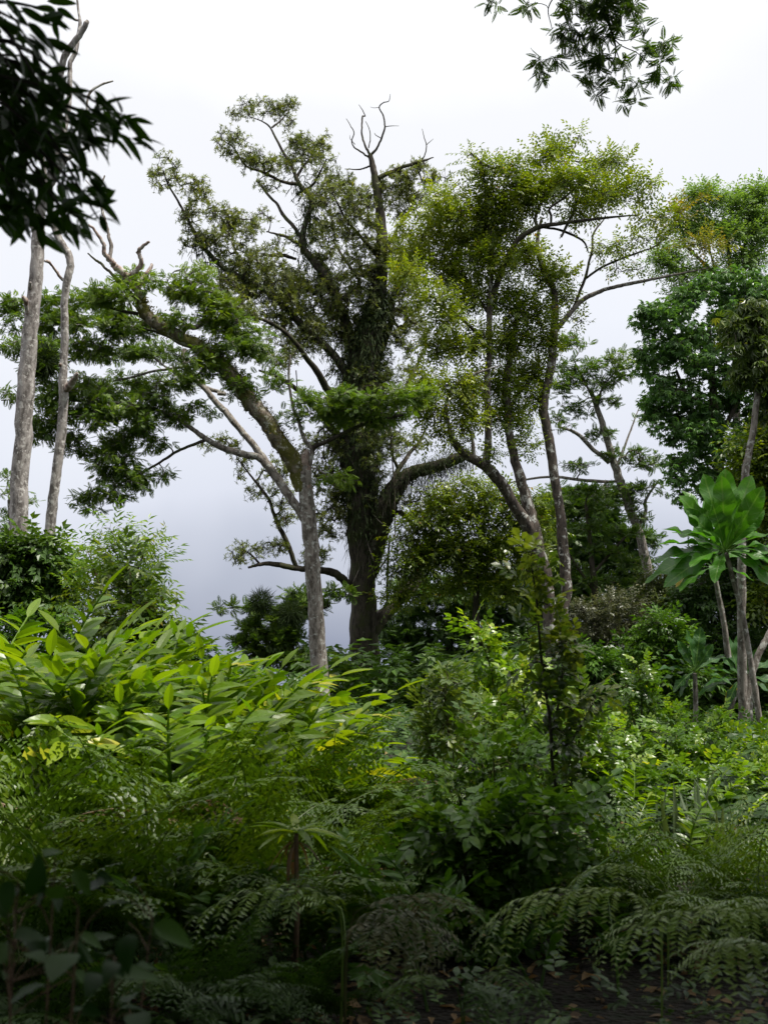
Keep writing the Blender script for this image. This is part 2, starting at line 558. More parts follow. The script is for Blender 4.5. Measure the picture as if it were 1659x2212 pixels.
# ------------------------------------------------------------------ growing a woody plant
def grow(limbs, clumps, r_tip, k_thin=4, rmax=.5, sag=.12, jit=.12):
    """limbs: list of (pts, rad) arrays; clumps: (K,3). Returns list of (pts, rad, sides)"""
    out = []
    nodes, nr = [], []
    for p, r in limbs:
        nodes.append(p)
        nr.append(r)
    nodes = np.concatenate(nodes)
    nr = np.concatenate(nr)
    own = np.full(len(nodes), -1)
    K = len(clumps)
    if K == 0:
        return out
    dist = np.full(K, 1e9)
    near = np.zeros(K, int)
    for i in range(K):
        dd = np.linalg.norm(nodes - clumps[i], axis=1)
        near[i] = dd.argmin()
        dist[i] = dd.min()
    done = np.zeros(K, bool)
    brs = []
    for _ in range(K):
        c = np.where(done, 1e9, dist).argmin()
        done[c] = True
        a, b = nodes[near[c]], clumps[c]
        L = np.linalg.norm(b - a)
        n = 5
        t = np.linspace(0, 1, n)[:, None]
        off = rng.normal(0, jit * L, 3) + np.array([0, 0, sag * L])
        pts = a + (b - a) * t + off * (4 * t * (1 - t)) + rng.normal(0, .03 * L, (n, 3)) * (t > 0) * (t < 1)
        brs.append([pts, own[near[c]], 1, nr[near[c]]])
        bi = len(brs) - 1
        i0 = len(nodes)
        nodes = np.vstack([nodes, pts[1:]])
        nr = np.r_[nr, np.full(n - 1, -1.0)]
        own = np.r_[own, np.full(n - 1, bi)]
        for m in range(1, n):
            dd = np.linalg.norm(clumps - pts[m], axis=1)
            u = (dd < dist) & ~done
            dist[u] = dd[u]
            near[u] = i0 + m - 1
    for b in reversed(brs):
        if b[1] >= 0:
            brs[b[1]][2] += b[2]
    R = []
    for b in brs:
        r0 = r_tip * (b[2] + 1) ** .5
        if b[3] > 0:
            r0 = min(r0, b[3] * .8)
        elif b[1] >= 0:
            r0 = min(r0, R[b[1]] * .95)
        R.append(r0)
        out.append((b[0], np.linspace(r0, max(r_tip, r0 * .55), len(b[0])), 5 if r0 > 2.2 * r_tip else k_thin))
    return out


class Tree:
    """pixel-traced limbs (px, py, r_px) at a depth, with real depth drift"""
    def __init__(s, name, label, d, base, cat='tree', group=None, drift=.28):
        s.d, s.drift = d, drift
        s.limbs, s.nodepx, s.nodedd, s.mats = [], [], [], []
        s.base = P(base[0], base[1], d)
        s.root = thing(name, label, cat, s.base, group)

    def dd_at(s, px, py):
        if not s.nodepx:
            return 0.0
        a = np.array(s.nodepx) - (px, py)
        return s.nodedd[(a ** 2).sum(1).argmin()]

    def limb(s, pts, part='branch', mat='bark_mid', sub=5, k=None, lump=.10, dd=None, wob=.0, label=None, into=None, r=None):
        a = np.array([(p[0], p[1]) for p in pts], float)
        rr = np.array([p[2] for p in pts], float) if len(pts[0]) > 2 else np.linspace(r[0], r[1], len(pts))
        d0 = s.dd_at(*a[0])
        seg = np.r_[0, np.cumsum(np.linalg.norm(np.diff(a, axis=0), axis=1))]
        Lw = seg[-1] / FPX * s.d
        if dd is None:
            dd = rng.uniform(-1, 1) * Lw * s.drift
        ddv = d0 + dd * (seg / max(seg[-1], 1)) ** 1.2
        p3 = np.array([P(x, y, s.d + e) for (x, y), e in zip(a, ddv)])
        c = catmull(np.c_[p3, rr / FPX * s.d, a, ddv], sub)
        q = c[:, :3] + rng.normal(0, 1, (len(c), 3)) * (c[:, 3:4] * (.06 + wob))
        rad = np.maximum(c[:, 3], .004)
        s.limbs.append((q, rad))
        s.nodepx += list(map(tuple, c[:, 4:6]))
        s.nodedd += list(c[:, 6])
        mb = into or MB()
        kk = k or (14 if rr.max() > 12 else 10 if rr.max() > 6 else 6)
        tube(mb, q, rad, kk, lump if rr.max() > 2.5 else 0)
        if into is None:
            o = mb.build(part, M[mat], s.root, s.base, True)
            if label:
                o['label'] = label
            return o

    def crown(s, blobs, T, mat, rc=15, over=1.0, m=10, size=1.0, flat=.6, tint=.5, tvar=.13, r_tip=.008, upb=.6, part='crown',
              twigmat='bark_mid', rz=.9, twig=True, label=None, ddfix=None, out=.6, nl=None, hang=0.0, upn=.35, net=None, tw=None):
        """blobs: (px, py, rx, ry[, dens[, dtint]])"""
        C, TT = [], []
        for b in blobs:
            px, py, rx, ry = b[:4]
            dens = b[4] if len(b) > 4 else 1.0
            dt = b[5] if len(b) > 5 else 0.0
            kn = max(2, int(round(dens * over * rx * ry / rc ** 2 * 1.25)))
            v = nrm(rng.normal(size=(kn, 3))) * rng.uniform(.15, 1.05, (kn, 1)) ** .5
            base = s.dd_at(px, py) if ddfix is None else ddfix
            base += rng.uniform(-1, 1) * .35 * (rx + ry) / 2 / FPX * s.d
            zz = v[:, 2] * rz * (rx + ry) / 2 / FPX * s.d + base
            for (a_, b_, _), z_ in zip(v, zz):
                C.append(P(px + a_ * rx, py + b_ * ry, s.d + z_))
                TT.append(tint + dt)
        C = np.array(C)
        TT = np.array(TT)
        lim = s.limbs if s.limbs else [(np.array([s.base, s.base + [0, 0, .3]]), np.array([.05, .05]))]
        br = grow(lim, C, r_tip)
        wb = net or MB()
        for p, r, k in br:
            tube(wb, p, r, k)
        rcw = rc / FPX * s.d
        pos = np.repeat(C, m, 0)
        g = rng.normal(size=(len(pos), 3))
        g = nrm(g) * rng.uniform(0, 1, (len(g), 1)) ** .45
        g[:, 2] *= flat
        cen = pos.copy()
        pos = pos + g * rcw * 1.25
        d = g * out + rng.normal(0, .45, g.shape)
        d[:, 2] += upb * rng.uniform(-.2, 1, len(d)) - hang
        up = rng.normal(0, upn, g.shape) + [0, 0, 1]
        lb = MB()
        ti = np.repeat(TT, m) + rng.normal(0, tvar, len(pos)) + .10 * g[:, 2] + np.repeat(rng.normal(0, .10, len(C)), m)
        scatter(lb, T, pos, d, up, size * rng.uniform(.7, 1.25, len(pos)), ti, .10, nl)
        if twig:
            sel = rng.random(len(pos)) < (tw or twig_frac(m))
            for a, b in zip(cen[sel], pos[sel]):
                mid = (a + b) / 2 + rng.normal(0, .08 * rcw, 3)
                tube(wb, [a, mid, b], [r_tip * .8, r_tip * .6, r_tip * .35], 3)
        if net is None:
            wb.build('branch_network', M[twigmat], s.root, s.base, False)
        o = lb.build(part, M[mat], s.root, s.base, False)
        if label:
            o['label'] = label
        return o


def twig_frac(m):
    return min(1.0, 5.0 / m)


# ------------------------------------------------------------------ ground
def gz(x, y):
    """terrain height"""
    x = np.asarray(x, float)
    y = np.asarray(y, float)
    bank = .55 / (1 + np.exp((x + 2.2) / 1.0)) / (1 + np.exp(-(y - 7) / 1.0))
    near = .05 * np.sin(x * .9 + 1) * np.cos(y * .7)
    far = -np.clip(y - 26, 0, 200) * .16 * (1 / (1 + np.exp((x - 6) / 6)))
    far2 = -np.clip(y - 60, 0, 600) * .12
    return bank + near + far + far2 - .0006 * np.clip(y - 300, 0, 9999)


def build_ground():
    xs = np.unique(np.r_[np.linspace(-900, -40, 14), np.linspace(-40, 40, 121), np.linspace(40, 900, 14)])
    ys = np.unique(np.r_[np.linspace(-60, -6, 12), np.linspace(-6, 40, 93), np.linspace(40, 200, 30), np.linspace(200, 1800, 14)])
    X, Y = np.meshgrid(xs, ys)
    Z = gz(X, Y) + np.where((abs(X) < 40) & (Y < 60), rng.normal(0, .015, X.shape), 0)
    V = np.stack([X, Y, Z], -1).reshape(-1, 3)
    nx, ny = len(xs), len(ys)
    i = np.arange(ny - 1)[:, None] * nx + np.arange(nx - 1)[None]
    Q = np.stack([i, i + 1, i + nx + 1, i + nx], -1).reshape(-1, 4)
    m, t = new_mat('dark leaf litter soil')
    co = N(t, 'ShaderNodeTexCoord')
    n1 = N(t, 'ShaderNodeTexNoise')
    n1.inputs['Scale'].default_value = 9
    n1.inputs['Detail'].default_value = 8
    t.links.new(co.outputs['Object'], n1.inputs['Vector'])
    n2 = N(t, 'ShaderNodeTexVoronoi')
    n2.inputs['Scale'].default_value = 26
    t.links.new(co.outputs['Object'], n2.inputs['Vector'])
    c = ramp(t, [(.35, (.008, .006, .004)), (.5, (.018, .013, .008)), (.62, (.012, .018, .006)), (.75, (.045, .03, .018))])
    t.links.new(n1.outputs['Fac'], c.inputs[0])
    p = N(t, 'ShaderNodeBsdfPrincipled')
    p.inputs['Roughness'].default_value = .95
    t.links.new(c.outputs[0], p.inputs['Base Color'])
    b = N(t, 'ShaderNodeBump')
    b.inputs['Distance'].default_value = .05
    t.links.new(n2.outputs['Distance'], b.inputs['Height'])
    t.links.new(b.outputs[0], p.inputs['Normal'])
    o = N(t, 'ShaderNodeOutputMaterial')
    t.links.new(p.outputs[0], o.inputs[0])
    mb = MB()
    mb.add(V, Q)
    g = mb.build('ground', m, None, (0, 0, 0), True)
    g['kind'] = 'structure'


build_ground()


# ================================================================== TREES
# ---- tree A: broken pale trunk with the mossy bent limb and feathery foliage
def tree_a():
    t = Tree('broken_tree', 'pale trunk with snapped purplish top and a thick mossy bent limb reaching upper left', 24, (692, 1500))
    t.limb([(694, 1510, 19), (687, 1411, 17.5), (681, 1300, 17), (674, 1201, 17), (667, 1120, 16), (661, 1061, 15), (655, 1015, 17), (652, 996, 15), (651, 984, 10)],
           'trunk', 'bark_mid', dd=0, lump=.06, k=18)
    t.limb([(650, 1060, 12), (640, 1010, 17), (618, 975, 18), (595, 940, 18), (577, 912, 18), (550, 878, 18), (525, 846, 17), (505, 818, 16), (483, 793, 15), (437, 757, 14), (385, 725, 14),
            (345, 703, 14), (318, 682, 13), (306, 660, 12), (304, 638, 9)], 'mossy_limb', 'bark_moss', dd=-1.2, lump=.16, k=16)
    t.limb([(666, 1072, 8), (664, 1040, 10), (660, 1010, 11), (661, 985, 9), (664, 972, 4)], 'broken_stump', 'bark_dead', dd=-.1, lump=.3, k=12)
    d = 'bark_dead'
    t.limb([(304, 640, 9), (294, 620, 8), (278, 603, 7.5), (266, 589, 7), (252, 577, 7), (241, 566, 6), (227, 547, 4.5), (224, 526, 4), (210, 504, 3), (202, 492, 2.5), (192, 486, 2)], 'dead_limb', d, dd=-.5, wob=.1)
    t.limb([(239, 562, 4), (241, 532, 4), (236, 510, 3.5), (232, 490, 3), (224, 462, 3), (217, 434, 2.8), (212, 418, 2.2), (219, 400, 2), (227, 379, 1.5)], 'dead_limb', 'bark_mid', dd=.4, wob=.1)
    t.limb([(215, 425, 2), (208, 412, 1.5), (198, 403, 1.2), (186, 389, 1)], 'dead_limb', 'bark_mid', dd=.1)
    t.limb([(280, 598, 5), (292, 590, 6), (301, 578, 5.5), (306, 562, 5), (299, 545, 4.5), (306, 536, 4), (324, 521, 2.5)], 'dead_limb', d, dd=-.3, wob=.1)
    t.limb([(301, 622, 5), (308, 604, 5), (317, 592, 5), (325, 580, 4), (330, 570, 3)], 'dead_limb', d, dd=.3, wob=.1)
    t.limb([(300, 655, 5), (280, 630, 4.5), (259, 610, 4), (244, 592, 3.5), (231, 582, 3), (218, 568, 3), (206, 561, 2.4), (191, 547, 1.5)], 'dead_limb', 'bark_dark', dd=.3, wob=.1)
    t.limb([(300, 678, 4), (275, 674, 3.5), (245, 666, 3.2), (225, 657, 3), (214, 651, 2.5), (192, 648, 1)], 'branch', 'bark_dark', dd=-.5)
    t.limb([(397, 718, 5), (405, 706, 5), (420, 708, 5), (434, 700, 4.6), (443, 684, 4), (442, 668, 3.4), (443, 650, 2.6)], 'branch', 'bark_mid', dd=.5)
    # living pale limbs
    t.limb([(662, 1125, 10), (645, 1100, 10), (622, 1068, 10), (597, 1030, 9.5), (575, 1000, 9), (555, 970, 8), (525, 935, 7.5), (497, 900, 7), (470, 872, 6.5), (445, 842, 6.5), (413, 806, 6), (396, 780, 6), (399, 755, 6)],
           'limb', 'bark_mid', dd=1.6)
    t.limb([(470, 850, 5), (485, 850, 5), (440, 836, 5)], 'limb', 'bark_mid', dd=.2)
    t.limb([(590, 1022, 9), (562, 990, 8), (530, 982, 7.5), (502, 975, 7), (475, 964, 6.5), (450, 951, 6), (425, 933, 5.5), (400, 915, 5), (378, 900, 4.6), (345, 887, 4), (315, 879, 3.6), (245, 869, 3), (140, 865, 2), (60, 862, 1.3), (4, 865, 1)],
           'limb', 'bark_mid', dd=-2.2)
    t.limb([(447, 949, 4), (420, 960, 3.5), (385, 974, 3.2), (360, 990, 3), (336, 1005, 2.8), (297, 1026, 2.3), (262, 1044, 1.6)], 'branch', 'bark_dark', dd=-.8)
    t.limb([(400, 790, 4), (381, 795, 3.5), (332, 802, 3), (280, 816, 2.6), (245, 823, 2)], 'branch', 'bark_mid', dd=1.0)
    t.limb([(430, 825, 3), (400, 815, 3), (370, 800, 3), (330, 770, 2.4), (310, 748, 2)], 'branch', 'bark_mid', dd=1.0)
    t.limb([(385, 735, 3), (330, 715, 3), (270, 705, 2.8), (200, 700, 2.2), (140, 690, 1.6)], 'branch', 'bark_dark', dd=1.5)
    t.limb([(668, 1010, 6), (672, 990, 6), (675, 972, 5.6), (668, 962, 5), (660, 952, 5), (650, 928, 4.4), (645, 905, 4), (635, 886, 3.6), (628, 850, 3.2), (624, 816, 3), (627, 767, 2.2)], 'branch', 'bark_mid', dd=-.4)
    t.limb([(676, 972, 5), (684, 963, 5), (700, 957, 4.6), (730, 942, 4), (765, 925, 3.6), (815, 908, 3), (870, 897, 2.4)], 'branch', 'bark_dark', dd=-1.2)
    bl = [(150, 650, 75, 22), (235, 640, 50, 24), (300, 612, 40, 22, 1, .2), (110, 700, 60, 28), (210, 690, 75, 25), (290, 705, 55, 28), (20, 680, 32, 34), (425, 615, 55, 42, 1, .25),
          (455, 672, 50, 28, 1, .2), (380, 690, 30, 18), (520, 705, 60, 20), (165, 752, 85, 26), (92, 770, 32, 50), (255, 765, 60, 20), (340, 755, 45, 22), (30, 745, 45, 10),
          (260, 835, 85, 30), (175, 845, 60, 28), (105, 845, 42, 28), (340, 850, 45, 26), (430, 775, 60, 24, 1, .1), (395, 822, 45, 20), (115, 895, 45, 30), (205, 900, 55, 30),
          (285, 905, 55, 35), (300, 950, 65, 26), (395, 895, 55, 22), (85, 930, 28, 28), (150, 955, 35, 20), (232, 985, 40, 32), (290, 1008, 40, 22), (255, 1050, 50, 30), (195, 1085, 35, 18),
          (340, 1020, 30, 15, .7), (490, 740, 50, 22), (560, 750, 50, 25, .7), (520, 840, 40, 25, .7), (30, 850, 28, 12, .6), (465, 800, 30, 20, .7),
          (735, 868, 60, 26), (815, 880, 70, 30, 1.2, -.05), (888, 850, 45, 22, 1, .1), (700, 905, 40, 20), (735, 1035, 42, 9, 1, .1), (650, 880, 35, 35, .5), (600, 830, 30, 30, .4)]
    bl = [(b[0], b[1], b[2] * 1.12, b[3] * 1.2) + tuple(b[4:]) for b in bl]
    t.crown(bl, FEATHER, 'feathery', rc=19, over=2.7, m=24, size=.85, flat=.42, tint=.52, r_tip=.009, upb=.1, hang=.15, nl=1)
    # moss and small ferns riding on the bent limb
    mb = MB()
    q, r = t.limbs[1]
    n = 5200
    i = rng.integers(3, len(q) - 1, n)
    keep = rng.random(n) < np.clip(1.3 - abs(i / len(q) - .38) * 1.6, .15, 1)
    i = i[keep]
    n = len(i)
    o = nrm(rng.normal(size=(n, 3)) + [.35, -.2, .7])
    pos = q[i] + rng.normal(0, .05, (n, 3)) + o * r[i][:, None] * .96
    scatter(mb, leafT(1, .3, 1), pos, o + rng.normal(0, .5, (n, 3)), rng.normal(size=(n, 3)), rng.uniform(.03, .10, n), .3 + .3 * rng.random(n), .15)
    mb.build('moss', M['moss'], t.root, t.base)


# ---- tree B: big dark tree full of epiphytes
def tree_b():
    t = Tree('giant_tree', 'tallest dark tree in the middle, trunk wrapped in hanging epiphytes, bare twigs at its top', 33, (797, 1560))
    D = 'bark_dark'
    t.limb([(797, 1565, 36), (790, 1460, 30), (786, 1360, 29), (785, 1260, 28), (783, 1170, 31), (780, 1080, 35), (778, 1000, 37), (779, 930, 36), (781, 860, 37), (788, 790, 34),
            (800, 720, 26), (812, 656, 19), (822, 590, 15), (826, 533, 13), (822, 463, 11), (814, 411, 9), (807, 369, 7), (800, 334, 5)], 'trunk', D, dd=0, lump=.13, k=20)
    def L(*a, **k):
        f = .62 if k.get('part') == 'bare_twig' else .70 if max(p[2] for p in a) > 5 and a[0][1] < 1000 else 1
        t.limb([(p[0], p[1], p[2] * f) for p in a], k.pop('part', 'limb'), D, **k)
    L((800, 336, 5), (813, 322, 4), (824, 299, 3.6), (831, 274, 3), (828, 250, 2.8), (819, 232, 2.2), (828, 222, 1.8), (840, 218, 1.5), (843, 203, .8), part='bare_twig', wob=.1)
    L((800, 336, 4.6), (790, 318, 4), (782, 292, 3.4), (782, 272, 3), (783, 252, 3), (789, 250, 2), (782, 236, 1.5), (775, 226, .8), part='bare_twig', wob=.1)
    L((797, 340, 3.4), (780, 328, 3), (765, 318, 2.4), (760, 305, 2), (765, 287, 1.8), (757, 271, 1.4), (748, 256, .8), part='bare_twig', wob=.1)
    L((796, 320, 2.4), (800, 300, 2), (798, 280, 1.6), (790, 262, 1), part='bare_twig', wob=.1)
    L((831, 274, 1.6), (845, 272, 1.2), (862, 272, .6), part='bare_twig')
    L((824, 299, 1.6), (812, 292, 1.2), (809, 287, .8), part='bare_twig')
    L((767, 312, 1.4), (757, 300, 1), (756, 292, .6), part='bare_twig')
    L((819, 232, 1), (808, 233, .8), (800, 231, .5), part='bare_twig')
    L((818, 384, 5), (842, 372, 4.6), (865, 362, 4), (887, 355, 3.6), (912, 348, 3), (936, 340, 1.2), part='limb', wob=.1)
    L((910, 348, 2.4), (919, 330, 2), (921, 313, 1.8), (916, 297, 1.4), (912, 278, .8), part='bare_twig', wob=.1)
    L((921, 313, 1.4), (930, 305, 1), (936, 300, .6), part='bare_twig')
    L((804, 357, 3.5), (790, 362, 3), (775, 366, 2.4), (745, 365, 1.2), part='bare_twig', wob=.1)
    # big left limb
    L((775, 800, 20), (757, 730, 17), (735, 665, 15), (712, 610, 14), (690, 580, 13), (674, 561, 12), (658, 540, 10.5), (653, 516, 9.5), (657, 495, 9), (664, 470, 8.5), (673, 446, 8), (668, 422, 7.5), (646, 397, 7),
      (632, 362, 5), (611, 327, 4.2), (596, 298, 3.6), (583, 274, 3), (566, 262, 2), (540, 252, 1.4), dd=2.0)
    L((646, 398, 6), (625, 396, 5.5), (604, 390, 5), (569, 372, 4.4), (534, 360, 3.4), (518, 340, 2.8), (506, 320, 2.4), (478, 300, 1.4), dd=-1.5)
    L((655, 520, 5), (635, 490, 4.6), (611, 463, 4), (600, 442, 3.5), (583, 425, 3.2), (555, 390, 2.2), dd=1.5)
    L((655, 538, 6), (640, 524, 5), (618, 512, 4.5), (595, 505, 3.4), (576, 500, 2), dd=-1, wob=.1)
    L((640, 560, 3), (615, 552, 4), (590, 552, 3), (565, 548, 1.5), dd=-1)
    L((588, 275, 2.6), (605, 262, 2), (625, 240, 1.4), dd=.5)
    L((640, 385, 3.6), (655, 360, 3), (672, 340, 2.4), (680, 320, 1.6), dd=.8)
    L((640, 420, 3), (675, 400, 3), (690, 375, 2.4), (705, 345, 1.5), dd=-.8)
    # second left limb
    L((770, 850, 18), (738, 790, 14), (700, 745, 12), (660, 712, 11), (625, 673, 10), (590, 640, 9), (555, 617, 8.5), (520, 600, 8), (478, 575, 7), (445, 540, 6), (432, 520, 5.4), (418, 497, 5), (402, 465, 4),
      (381, 427, 3.2), (364, 399, 2.4), (353, 367, 1.6), dd=-3.0)
    L((530, 602, 4), (525, 575, 3.6), (510, 545, 3), (500, 515, 2.2), dd=.8)
    L((440, 535, 3), (465, 520, 2.8), (490, 495, 2.4), (505, 470, 1.6), dd=1.)
    L((760, 880, 16), (715, 850, 12), (690, 810, 10), (660, 770, 8), (630, 730, 6), (590, 700, 5), (540, 680, 3.5), dd=-4)
    L((740, 960, 12), (700, 900, 9), (670, 870, 8), (640, 840, 7), (600, 815, 5), (560, 800, 3), dd=-2)
    # right upper
    L((800, 800, 18), (832, 730, 12), (846, 690, 10), (849, 640, 9), (868, 600, 8), (895, 555, 6), (915, 510, 4.4), (930, 470, 3), dd=2.5)
    L((822, 560, 6), (845, 520, 5.5), (862, 490, 5), (877, 467, 4.4), (891, 442, 3.6), (905, 410, 2.4), dd=1.5)
    L((822, 560, 7), (795, 530, 6), (770, 500, 5), (745, 470, 4), (725, 430, 2.6), dd=-1.5)
    L((812, 600, 6), (770, 590, 5), (745, 560, 4.5), (720, 520, 3.4), dd=2)
    L((840, 900, 9), (870, 850, 7), (890, 810, 6), (915, 760, 4), dd=2)
    # lower right thick limb with the strap ferns
    L((790, 1260, 18), (806, 1200, 19), (818, 1150, 20), (830, 1105, 21), (846, 1065, 20), (870, 1037, 16), (897, 1020, 14), (930, 1010, 13.5), (960, 1000, 13), (990, 990, 12.01), (1015, 980, 9), dd=-1.0, lump=.2)
    L((850, 1040, 6), (858, 1018, 5.5), (877, 991, 5), (890, 972, 4.5), (905, 956, 3.6), (920, 925, 2), dd=1)
    L((862, 1015, 4), (850, 990, 3.5), (846, 960, 3), (852, 940, 2), (850, 915, 1), dd=-.8)
    L((850, 1108, 6), (866, 1108, 5.5), (884, 1122, 5), (892, 1140, 4.5), (905, 1156, 3), dd=-1)
    L((800, 1370, 16), (822, 1335, 17), (852, 1304, 15), (887, 1271, 13), (905, 1240, 12), (914, 1215, 11), (932, 1170, 10), (961, 1135, 7), (985, 1110, 4), dd=2.0, lump=.15)
    L((765, 1285, 9), (750, 1262, 9), (730, 1242, 8.5), (702, 1233, 8), (665, 1230, 7), (632, 1226, 6), (590, 1218, 5), (562, 1219, 4), (537, 1226, 2.4), dd=-2)
    L((562, 1219, 2.4), (545, 1200, 2), (530, 1190, 1.2), dd=-.5)
    L((640, 1226, 5), (625, 1184, 5.5), (612, 1155, 5), (600, 1131, 4.5), (590, 1105, 4), (583, 1082, 3.4), (560, 1050, 2.8), (541, 1026, 2.2), (513, 991, 1.3), dd=-.8)
    L((836, 1330, 3), (837, 1236, 3), (842, 1156, 2), part='dead_stem', dd=-1)
    L((843, 915, 1.6), (845, 960, 1.5), (852, 1061, 1.6), (853, 1120, 1.4), (854, 1170, .8), part='liana', dd=-.2)
    L((800, 1265, 3), (820, 1230, 2), (836, 1205, 1.4), (842, 1190, 1), dd=-1)
    bl = [(355, 375, 26, 26, .8), (425, 418, 28, 24, .8), (405, 468, 28, 20, .8), (425, 520, 25, 18, .8), (478, 468, 34, 22), (522, 488, 38, 22), (465, 515, 35, 18), (565, 470, 26, 12, .5), (530, 555, 60, 25),
          (600, 590, 50, 22), (555, 610, 65, 26), (480, 620, 40, 22, .8), (640, 610, 50, 26), (590, 660, 70, 32), (505, 665, 50, 24, .8), (680, 640, 55, 36), (722, 570, 42, 34), (702, 505, 38, 28),
          (760, 480, 48, 34), (725, 425, 50, 22), (790, 430, 38, 24), (735, 392, 35, 14), (850, 395, 35, 22), (900, 378, 42, 20), (945, 385, 16, 12), (875, 435, 48, 30), (805, 560, 55, 40), (865, 540, 50, 36),
          (770, 640, 60, 42), (865, 640, 48, 40), (715, 700, 60, 36), (800, 715, 60, 40), (885, 720, 45, 40, .8), (650, 725, 60, 32), (780, 785, 55, 36), (600, 770, 50, 22, .7), (900, 800, 28, 26, .6),
          (568, 234, 42, 16, .9), (618, 232, 22, 18), (628, 268, 16, 12, .7), (520, 252, 18, 10, .6), (500, 308, 32, 20, .9), (540, 342, 34, 20, .9), (585, 350, 28, 20, .7), (655, 320, 42, 26, 1.1), (702, 308, 18, 16, .8),
          (690, 352, 30, 16, .8), (640, 360, 24, 14, .6), (580, 395, 30, 12, .6), (690, 390, 25, 15, .6), (690, 455, 25, 25, .7), (610, 525, 25, 14, .5),
          (525, 1195, 28, 16, .9), (585, 1185, 30, 12, .9), (565, 1060, 24, 20, .7), (600, 1010, 30, 18, .8), (470, 955, 42, 16, .7), (530, 1010, 18, 18, .6), (615, 1100, 16, 40, .7), (680, 1190, 30, 30, .5),
          (905, 1095, 35, 28, .9), (955, 1100, 35, 28, .9), (900, 1160, 30, 20, .7), (880, 960, 30, 25, .5), (700, 960, 40, 30, .8), (710, 1040, 40, 40, .8), (715, 1120, 40, 40, .8), (850, 950, 20, 30, .6), (780, 860, 50, 50, .8, -.3), (740, 920, 40, 60, .8, -.3), (820, 940, 40, 60, .8, -.3), (780, 1060, 50, 70, .7, -.35), (810, 830, 50, 40, .9, -.2), (740, 1020, 30, 60, .8, -.3)]
    bl = [(b[0], b[1], b[2] * 1.28, b[3] * 1.32, (b[4] if len(b) > 4 else 1) * .62) + ((b[5],) if len(b) > 5 else ()) for b in bl]
    t.crown(bl, ROSETTE, 'olive', rc=15, over=5.6, m=8, size=.92, flat=.9, tint=.66, tvar=.11, r_tip=.011, upb=.9, twigmat='bark_dark', nl=1, tw=1.0)
    for k, (x0, y0, x1, y1) in enumerate(((890, 1030, 880, 1180), (930, 1015, 938, 1120), (700, 900, 690, 1060), (640, 800, 648, 900), (905, 560, 900, 720), (735, 700, 742, 830))):
        L((x0, y0, 1.3), ((x0 + x1) / 2 + rng.normal(0, 5), (y0 + y1) / 2, 1.1), (x1, y1, .7), part='liana', dd=.1)
    # epiphytes: straps hanging from trunk and thick limbs
    mb = MB()
    strap = leafT(1, .12, 3, .1, .45, 'lance')

    def straps(li, n, lo, hi, ln, spread):
        q, r = t.limbs[li]
        i = rng.integers(int(lo * len(q)), int(hi * len(q)), n)
        o = nrm(rng.normal(size=(n, 3)))
        pos = q[i] + rng.normal(0, .18, (n, 3)) + o * r[i][:, None] * rng.uniform(.8, spread, (n, 1))
        dr = o * .8 + [0, 0, -.5] + rng.normal(0, .35, (n, 3))
        scatter(mb, strap, pos, dr, o + [0, 0, .6], rng.uniform(.6, 1.3, n) * ln, .35 + .2 * rng.random(n), .15)
    straps(0, 15000, .26, .68, .24, 1.2)
    bi = 1 + next(i for i in range(1, len(t.limbs)) if abs(t.limbs[i][0][0] - P(790, 1260, 33)).sum() < 2.5) - 1
    straps(bi, 6000, .05, .98, .15, 1.05)
    for j in range(12, 24):
        if t.limbs[j][1].max() > .1:
            straps(j, 1500, .0, .7, .26, 1.3)
    mb.build('epiphyte', M['epiphyte'], t.root, t.base)
    # fine grey threads of air plants under the limbs
    mb = MB()
    for li, n, lo, hi in ((bi, 350, .3, 1), (0, 700, .2, .5)):
        q, r = t.limbs[li]
        i = rng.integers(int(lo * len(q)), int(hi * len(q)), n)
        pos = q[i] + nrm(rng.normal(size=(n, 3)) * [1, 1, .4]) * r[i][:, None] * rng.uniform(.9, 1.35, (n, 1))
        scatter(mb, leafT(1, .02, 2, 0, .1, 'lance'), pos, rng.normal(0, .25, (n, 3)) + [0, 0, -1], rng.normal(size=(n, 3)), rng.uniform(.3, 1.1, n), .5)
    mb.build('air_plant', M['airplant'], t.root, t.base)


